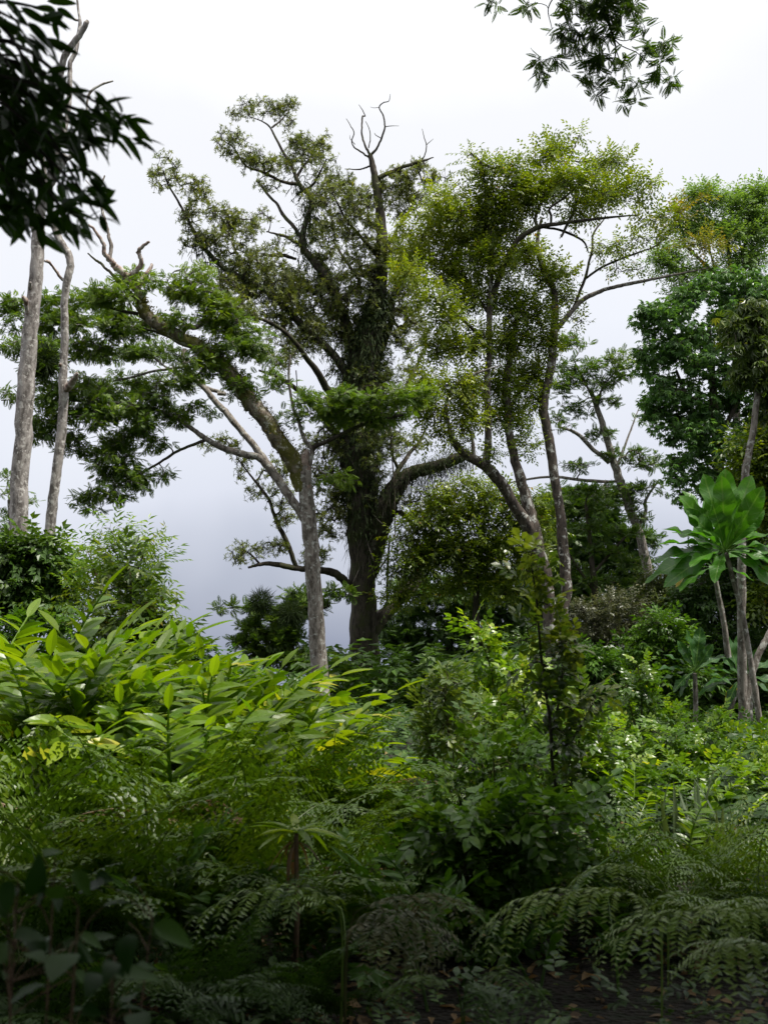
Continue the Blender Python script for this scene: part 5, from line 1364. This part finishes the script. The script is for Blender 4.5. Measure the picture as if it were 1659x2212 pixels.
    arch_fern('arching fern lowest at the right edge', (1720, 2250, 3.8),
              [[(1720, 2060, 3.8), (1680, 1985, 3.8), (1590, 1968, 3.75), (1480, 1968, 3.7), (1375, 1998, 3.65), (1280, 2085, 3.6)], [(1725, 2050, 3.9), (1700, 1970, 4.0), (1620, 1945, 4.1), (1530, 1950, 4.3)],
               [(1715, 2090, 3.6), (1660, 2040, 3.5), (1570, 2040, 3.4), (1490, 2080, 3.35)]], A, .32)
    arch_fern('small arching fern tuft above the widest arching fern', (1440, 2080, 5.1),
              [[(1440, 1940, 5.1), (1405, 1885, 5.1), (1340, 1868, 5.05), (1270, 1882, 5.0), (1215, 1925, 5.0)], [(1442, 1930, 5.2), (1450, 1880, 5.3), (1510, 1870, 5.4), (1570, 1895, 5.5)]], A, .2)
    arch_fern('low dark fern in the bottom middle with one narrow light frond', (1000, 2260, 3.6),
              [[(1005, 2160, 3.6), (1040, 2108, 3.6), (1110, 2112, 3.55), (1190, 2170, 3.5)], [(995, 2170, 3.6), (960, 2120, 3.6), (900, 2112, 3.55), (830, 2150, 3.5)], [(1003, 2160, 3.5), (1020, 2125, 3.4), (1060, 2160, 3.3), (1080, 2220, 3.2)]], 'fern_shaded', .15, .5)
    arch_fern('low fern under the left arching fern with a brownish tinge', (420, 2260, 3.5),
              [[(420, 2170, 3.5), (390, 2120, 3.5), (330, 2115, 3.45), (260, 2160, 3.4)], [(425, 2170, 3.5), (460, 2130, 3.5), (540, 2120, 3.45), (620, 2165, 3.4)], [(422, 2180, 3.4), (440, 2150, 3.3), (480, 2190, 3.2)]], 'fern_shaded', .15, .5)


def small_plants(bush):
    K = dict(nl=1)
    fine = spray_alt_fine(.2, 6, .10, .62, 3)
    rows = [
        ('low bush filling behind the left ginger bank', 12.5, [(-20, 1345), (60, 1350), (140, 1370), (220, 1375), (300, 1385), (380, 1400), (460, 1420), (540, 1460), (620, 1495)], 'deep', .4),
        ('sunlit leafy bush in the right clearing behind the sapling', 13, [(1240, 1600), (1330, 1585), (1420, 1590), (1520, 1600), (1620, 1620)], 'bright', .45),
        ('sunlit low bush in the front of the right clearing', 10.5, [(1150, 1670), (1250, 1665), (1350, 1660), (1450, 1670), (1560, 1675), (1650, 1680)], 'bright', .4),
        ('back row bush below the grey shrubs', 17, [(1180, 1560), (1260, 1545), (1350, 1540), (1450, 1540), (1540, 1560), (1640, 1580)], 'bright', .25),
        ('dark leafy bush in the shaded middle', 5.9, [(900, 1820), (1000, 1790), (1090, 1760), (1180, 1760)], 'deep', .5),
    ]
    for lab, d, pts, mt, ti in rows:
        for k, (px, py) in enumerate(pts):
            s = 13 / d
            bush('leafy_bush', f'{lab}, {ORD[k]} from the left', d, (px, py + 120 * s), [[(px, py + 120 * s, 3 * s), (px + 5, py + 50 * s, 2 * s), (px, py, 1.2 * s)]],
                 [(px, py - 8 * s, 34 * s, 18 * s, .8, .12), (px - 28 * s, py + 18 * s, 36 * s, 22 * s, 1), (px + 30 * s, py + 20 * s, 36 * s, 22 * s, 1), (px, py + 48 * s, 52 * s, 26 * s, 1.1), (px + 5, py + 85 * s, 56 * s, 26 * s, 1)],
                 fine, mt, 'stem_green', 'bush', lab.split(',')[0] + ' group' if False else 'bushes of the ' + ('shaded middle' if 'middle' in lab else 'left bank' if 'left' in lab else 'right clearing'),
                 rc=20 * s, over=1.0, m=9, size=.85, flat=.75, tint=ti + rng.normal(0, .06), r_tip=.004, upb=.4, **K)
    for px, py, d, lab, mt, ti in ((1130, 1480, 9.5, 'tall sunlit bush just left of the dark sapling', 'bright', .62), (1245, 1500, 10.5, 'tall sunlit bush just right of the dark sapling', 'bright', .5),
                                   (1380, 1440, 15, 'tall leafy bush behind the right clearing, below the leaning tree', 'bright', .2), (1040, 1590, 7.6, 'leafy green bush in front of the heart-leaf vine', 'bright', .2),
                                   (1130, 1600, 7.2, 'mid green bush at the foot of the dark sapling', 'deep', .5)):
        s = 13 / d
        bush('leafy_bush', lab, d, (px, py + 190 * s), [[(px, py + 190 * s, 3 * s), (px + 6, py + 90 * s, 2.4 * s), (px - 3, py, 1.2 * s)], [(px, py + 180 * s, 2.4 * s), (px - 30 * s, py + 70 * s, 1.6 * s), (px - 36 * s, py + 20 * s, 1 * s)]],
             [(px, py, 22 * s, 24 * s, .8, .12), (px - 28 * s, py + 36 * s, 28 * s, 26 * s, .9, .06), (px + 26 * s, py + 44 * s, 30 * s, 26 * s, .9), (px, py + 74 * s, 48 * s, 26 * s, 1.1), (px - 8, py + 112 * s, 54 * s, 28 * s, 1.1), (px + 5, py + 152 * s, 56 * s, 26 * s, 1.1)],
             fine, mt, 'stem_green', 'bush', None, rc=20 * s, over=1.1, m=9, size=.85, flat=.8, tint=ti, r_tip=.004, upb=.5, **K)
    # strap-leaved clumps
    for (px, py, d, lab) in ((1545, 1790, 7.8, 'clump of grey green strap leaves at the front of the right clearing'), (1455, 1780, 8.2, 'smaller tuft of strap leaves left of the grey green clump')):
        b = P(px, py, d)
        b[2] = gz(b[0], b[1])
        t = thing('strap_leaved_plant', lab, 'plant', b, None)
        n = 16 if px == 1545 else 8
        for i in range(n):
            mb = MB()
            a = rng.uniform(0, 2 * PI)
            e = rng.uniform(.1, .8)
            T = leafT(1, .075, 8, .3, rng.uniform(.05, .5), 'lance')
            V, Q = place(T, (b + [math.cos(a) * .05, math.sin(a) * .05, 0])[None], np.array([[math.cos(a) * math.sin(e), math.sin(a) * math.sin(e), math.cos(e)]]), np.array([[math.cos(a), math.sin(a), .5]]), [rng.uniform(.35, .75)])
            mb.add(V, Q, rng.random())
            mb.build('leaf', M['strap'], t, b, True)
    # rosette with dead skirt
    c = P(640, 1800, 5.0)
    b = np.array([c[0], c[1], gz(c[0], c[1])])
    t = thing('rosette_plant', 'pale yellow green rosette with a skirt of withered leaves on a brown stalk', 'plant', b)
    mb = MB()
    tube(mb, np.array([b, b + (c - b) * .5 + [.01, 0, 0], c]), [.016, .014, .012], 8, .1)
    mb.build('stem', M['stem_brown'], t, b, True)
    for i in range(16):
        mb = MB()
        a = 2 * PI * i / 16 * 2.6
        e = .15 + .5 * (i / 16)
        V, Q = place(leafT(1, .17, 8, .2, rng.uniform(.25, .7), 'lance', .03, i), c[None], np.array([[math.cos(a) * math.cos(e), math.sin(a) * math.cos(e), math.sin(e) * .8]]), np.array([[0, 0, 1.]]), [rng.uniform(.18, .27)])
        mb.add(V, Q, rng.uniform(.4, .85))
        mb.build('leaf', M['ginger'], t, b, True)
    for i in range(8):
        mb = MB()
        a = 2 * PI * i / 8 + rng.normal(0, .35)
        V, Q = place(leafT(1, .13, 8, .3, rng.uniform(.6, 1.3), 'lance', .07, i), (c - [0, 0, .04])[None], np.array([[math.cos(a) * rng.uniform(.6, 1.1), math.sin(a) * .8, rng.uniform(-.5, .15)]]), np.array([[math.cos(a), math.sin(a), .6]]), [rng.uniform(.13, .24)])
        mb.add(V, Q, rng.random())
        mb.build('withered_leaf', M['dead'], t, b, True)


def ground_cover():
    # low herbs over all the ground, nobody could count them
    fine = spray_alt_fine(.16, 5, .085, .6, 3)
    for nm, lo, hi, n, mat, sz in (('ground_cover', 2.6, 9, 1500, 'herb', .7), ('ground_cover', 8, 30, 9000, 'herb', 1.5)):
        y = rng.uniform(lo, hi, n)
        x = rng.uniform(-1, 1, n) * (y * .48 + 1.2)
        z = gz(x, y)
        pos = np.c_[x, y, z + rng.uniform(.02, .35, n) * np.minimum(1, y / 8 + .3)]
        a = rng.uniform(0, 2 * PI, n)
        mb = MB()
        scatter(mb, fine, pos, np.c_[np.cos(a), np.sin(a), rng.uniform(0, .9, n)], rng.normal(0, .3, (n, 3)) + [0, 0, 1], rng.uniform(.7, 1.5, n) * sz, .2 + .5 * rng.random(n), .1)
        o = mb.build(nm, M[mat])
        o['kind'] = 'stuff'
    # dead leaves lying on the soil
    n = 5200
    y = rng.uniform(2.2, 12, n)
    x = rng.uniform(-1, 1, n) * (y * .48 + 1)
    pos = np.c_[x, y, gz(x, y) + rng.uniform(.01, .04, n)]
    a = rng.uniform(0, 2 * PI, n)
    mb = MB()
    scatter(mb, leafT(1, .45, 3, .2, .3), pos, np.c_[np.cos(a), np.sin(a), rng.normal(0, .25, n)], rng.normal(0, .4, (n, 3)) + [0, 0, 1], rng.uniform(.05, .13, n), rng.random(n), .1)
    o = mb.build('leaf_litter', M['dead'])
    o['kind'] = 'stuff'
    # background low scrub over the far slope
    n = 16000
    y = rng.uniform(26, 75, n)
    x = rng.uniform(-.15, 1, n) * (y * .5)
    pos = np.c_[x, y, gz(x, y) + rng.uniform(0, 1.6, n)]
    a = rng.uniform(0, 2 * PI, n)
    mb = MB()
    scatter(mb, spray_alt(.3, 6, .14, .5), pos, np.c_[np.cos(a), np.sin(a), rng.uniform(0, 1, n)], rng.normal(0, .3, (n, 3)) + [0, 0, 1], rng.uniform(1.5, 3, n), .2 + .5 * rng.random(n), .1)
    o = mb.build('far_scrub', M['dark'])
    o['kind'] = 'stuff'


# ================================================================== NEAR TREES OVER THE CAMERA
def near_trees():
    # left: trunk stands behind the camera, its crown overhangs; only the leaves at the top left are seen
    b = np.array([-5.0, -1.5, 0.0])
    b[2] = gz(b[0], b[1])
    t = thing('overhanging_tree', 'out-of-focus dark leafy branch of a near tree hanging in at the top left', 'tree', b)
    mb = MB()
    tube(mb, catmull([b, b + [.2, .3, 3], b + [.5, .8, 6], b + [.4, 1.5, 10]], 6), np.linspace(.3, .15, 19), 14, .1)
    mb.build('trunk', M['bark_dark'], t, b, True)
    root = P(-260, 120, 3.3)
    bb = MB()
    tube(bb, catmull([b + [.3, .5, 4.0], (b + root) / 2 + [0, 0, 2.0], root], 6), np.linspace(.09, .03, 13), 8)
    lb = MB()
    leaf = leafT(1, .26, 6, .12, .22, 'lance')
    tips = []
    for (px, py, n, sp) in ((190, 280, 16, 40), (120, 200, 18, 50), (60, 120, 18, 50), (30, 300, 26, 60), (110, 330, 24, 50), (150, 400, 10, 40), (40, 400, 16, 40), (90, 60, 12, 40), (20, 30, 14, 40), (230, 250, 8, 25), (250, 265, 6, 18),
                            (150, 450, 10, 22), (180, 490, 7, 20), (215, 430, 5, 16), (60, 450, 8, 24), (110, 470, 8, 26), (20, 480, 5, 20), (160, 500, 7, 18), (230, 470, 3, 10), (285, 250, 4, 12), (300, 300, 3, 8), (270, 290, 4, 14), (130, 20, 6, 20), (30, 200, 26, 60), (90, 260, 30, 60), (10, 350, 20, 40), (60, 320, 26, 50), (210, 380, 4, 14), (20, 450, 8, 20), (170, 300, 14, 30),
                            (100, 400, 12, 40), (0, 100, 14, 40), (215, 210, 5, 20), (70, 250, 30, 60), (30, 260, 30, 60)):
        d = 3.0 + rng.uniform(-.35, .5)
        c = P(px - 18, py, d)
        mid = (root + c) / 2 + rng.normal(0, .05, 3) + [0, 0, .08]
        tube(bb, catmull([root, mid, c], 5), np.linspace(.012, .003, 11), 5)
        n = int(n * 1.25)
        pos = c + rng.normal(0, sp / FPX * d * .6, (n, 3))
        dr = np.c_[rng.normal(.55, .5, n), rng.normal(0, .5, n), rng.normal(-.45, .4, n)]
        scatter(lb, leaf, pos, dr, rng.normal(0, .6, (n, 3)) + [0, -.2, .8], rng.uniform(.07, .115, n), .4, .25, nl=12)
    bb.build('branch', M['bark_dark'], t, b, True)
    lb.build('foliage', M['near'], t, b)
    # the rest of the crown: outside the frame, it shades the foreground
    def canopy(cx, cy, cz, rx, ry, rz, n, mb, size=.26):
        g = nrm(rng.normal(size=(n, 3))) * rng.uniform(.2, 1, (n, 1)) ** .5
        pos = np.array([cx, cy, cz]) + g * [rx, ry, rz]
        dep = (pos - [0, 0, CAMZ]) @ FW
        vx = (pos - [0, 0, CAMZ]) @ RT / np.maximum(dep, .01) * FPX + 829.5
        vy = 1106 - (pos - [0, 0, CAMZ]) @ UP / np.maximum(dep, .01) * FPX
        ok = (dep < .2) | (vy < -70) | (vx < -60) | (vx > 1720)
        gap = (np.abs(pos[:, 0] - .6) < 3.0) & (np.abs(pos[:, 1] - 4.5) < 1.1)       # slot cut through both crowns to let skylight onto the arching ferns
        pos = pos[ok & (pos[:, 2] > .3) & ~gap]
        m = len(pos)
        scatter(mb, SINGLE, pos, rng.normal(size=(m, 3)) + [0, 0, -.2], rng.normal(0, .5, (m, 3)) + [0, 0, 1], rng.uniform(.7, 1.3, m) * size, .4, .25)
    mb = MB()
    canopy(-6, -1.2, 9, 9, 7.5, 3.0, 34000, mb)
    canopy(-8, -2, 5, 4, 7, 4.5, 12000, mb)
    canopy(-2, 0, 6.5, 7, 5, 2.0, 14000, mb)
    canopy(-1, 5.8, 10.2, 9, 2.2, 1.4, 2600, mb)
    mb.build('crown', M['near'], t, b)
    # right: feathery tree
    b = np.array([5.5, -2.5, 0.0])
    b[2] = gz(b[0], b[1])
    t2 = thing('feathery_tree', 'hanging spray of fern-like leaflets at the top right, tip of a near tree branch', 'tree', b)
    mb = MB()
    tube(mb, catmull([b, b + [-.2, .3, 3], b + [-.5, 1.2, 7], b + [-1.0, 2.5, 11]], 6), np.linspace(.35, .15, 19), 14, .1)
    mb.build('trunk', M['bark_dark'], t2, b, True)
    D = 9.0
    tr = Tree.__new__(Tree)
    tr.d, tr.drift, tr.limbs, tr.nodepx, tr.nodedd, tr.base, tr.root = D, .3, [], [], [], b, t2
    bm = MB()
    tr.limb([(1384, -370, 11), (1342, -176, 7), (1300, -53, 4), (1302, 0, 3), (1308, 35, 2.6), (1318, 62, 2.6), (1329, 101, 2), (1325, 132, 1.6), (1308, 158, 1)], into=bm, dd=.5)
    tr.limb([(1342, -167, 4), (1266, -70, 3), (1216, 0, 2), (1224, 40, 1.6), (1231, 66, 1)], into=bm)
    tr.limb([(1266, -70, 2.5), (1207, -18, 1.8), (1184, 18, 1.4), (1192, 62, 1)], into=bm)
    tr.limb([(1304, 18, 1.6), (1295, 53, 1.2), (1266, 75, 1), (1249, 88, .7)], into=bm)
    tr.limb([(1323, 81, 1.6), (1342, 99, 1.2), (1375, 114, 1), (1409, 141, .8), (1434, 132, .5)], into=bm)
    tr.limb([(1323, 81, 1.4), (1350, 88, 1), (1384, 75, .6)], into=bm)
    tr.limb([(1329, 106, 1.4), (1342, 141, 1), (1354, 176, .7)], into=bm)
    # joins the trunk
    p0 = tr.limbs[0][0][0]
    tube(bm, catmull([b + [-.5, 1.2, 7], (b + [-.5, 1.2, 7] + p0) / 2 + [0, 0, .8], p0], 5), np.linspace(.12, .05, 11), 8)
    bm.build('branch', M['bark_dark'], t2, b, True)
    bip = spray_feather(.16, 10, .50, .25)
    tr.crown([(1064, 0, 22, 16, 1.0), (1140, 9, 18, 24, .9), (1249, 18, 60, 22, 1.2), (1325, 13, 50, 26, 1.4), (1375, 9, 34, 16, 1.2), (1266, 53, 46, 18, 1.2), (1333, 44, 30, 20, 1.2), (1388, 40, 12, 22, .9), (1216, 66, 22, 12, .9),
              (1241, 97, 44, 14, 1.1), (1291, 88, 30, 20, 1.2), (1203, 119, 20, 18, 1.1), (1279, 132, 26, 18, 1), (1308, 123, 40, 16, 1), (1358, 123, 22, 14, 1), (1413, 106, 30, 14, 1), (1426, 132, 22, 14, 1), (1439, 97, 10, 16, .9),
              (1270, 176, 22, 22, 1.1), (1325, 172, 34, 16, 1), (1363, 180, 22, 14, 1), (1291, 207, 20, 16, 1), (1354, 220, 20, 6, 1), (1161, 136, 10, 14, 1), (1170, 163, 9, 12, 1), (1442, 172, 18, 8, 1), (1413, 158, 10, 6, .8), (1308, -53, 120, 40, 1.2)],
             bip, 'feathery', rc=12, over=.7, m=10, size=.74, flat=.6, tint=.22, r_tip=.0022, upb=-.1, hang=.3, upn=1.2, twigmat='bark_dark', nl=1, part='foliage')
    mb = MB()
    canopy(5, -2.0, 9.5, 9, 6.4, 3.4, 36000, mb)
    canopy(0, -5, 8, 9, 5, 6.5, 22000, mb)
    canopy(8.5, 0, 5.5, 3.5, 8, 5, 12000, mb)
    canopy(3, 0, 7, 7, 5.5, 2.0, 14000, mb)
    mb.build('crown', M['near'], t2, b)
    # bottom left near shrub, strongly out of focus
    c0 = P(90, 2300, 2.0)
    b = np.array([c0[0], c0[1], gz(c0[0], c0[1])])
    t3 = thing('near_shrub', 'blurred pale-leaved shrub closest to the camera in the bottom left corner', 'shrub', b)
    lb, bb = MB(), MB()
    T = [leafT(1, .56, 6, .14, cu, 'ovate', .03, k) for k, cu in enumerate((.1, .25, .4))]
    stems = []
    for (px, py, d) in ((120, 1850, 2.1), (330, 1985, 2.2), (40, 1900, 2.2), (250, 2080, 2.0), (170, 1960, 2.0), (20, 2030, 1.9)):
        tp = P(px, py, d)
        q = catmull([b + rng.normal(0, .04, 3) * [1, 1, 0], (b + tp) / 2 + [(tp[0] - b[0]) * .25, 0, .05], tp], 8)
        tube(bb, q, np.linspace(.005, .0016, len(q)), 5)
        stems.append(q)
    sq = np.concatenate(stems)
    spec = [(95, 1850, .07, 1, 2.1), (160, 1880, .075, 1, 2.1), (140, 1940, .07, 1, 2.0), (80, 1950, .08, 0, 2.1), (330, 2000, .115, 1, 2.2), (20, 2040, .1, 1, 2.0), (60, 2060, .08, 1, 1.9), (150, 2060, .13, 1, 1.9),
            (170, 2020, .07, 1, 2.1), (240, 2110, .11, 1, 2.0), (160, 2100, .07, 1, 2.2), (30, 1960, .06, 1, 2.3), (290, 2190, .1, 0, 1.9)]
    spec += [(rng.uniform(-20, 300), rng.uniform(1880, 2230), rng.uniform(.05, .10), 0, rng.uniform(1.9, 2.4)) for _ in range(46)]
    for (px, py, L, pale, d) in spec:
        c = P(px, py, d)
        near_ = sq[((sq - c - [0, 0, -.04]) ** 2).sum(1).argmin()]
        away = c - near_
        dr = nrm(away * [1, 1, .3] + rng.normal(0, .03, 3) + [.02, -.015, -.01])
        tube(bb, np.array([near_, (near_ + c) / 2 + [0, 0, .01], c]), [.0015, .0012, .001], 4)
        V, Q = place(T[rng.integers(3)], c[None], dr[None] + [0, 0, -.25], np.array([[rng.normal(0, .35), rng.normal(-.3, .3), 1.]]), [L * .85])
        lb.add(V, Q, (.75 if pale else .15) + rng.normal(0, .1))
    bb.build('stem', M['stem_brown'], t3, b, True)
    lb.build('foliage', M['nearp'], t3, b, True)


tree_a()
tree_b()
tree_d()
left_trunks()
other_trees()
_b = bushes()
big_leaf_plants()
undergrowth()
small_plants(_b)
ground_cover()
near_trees()
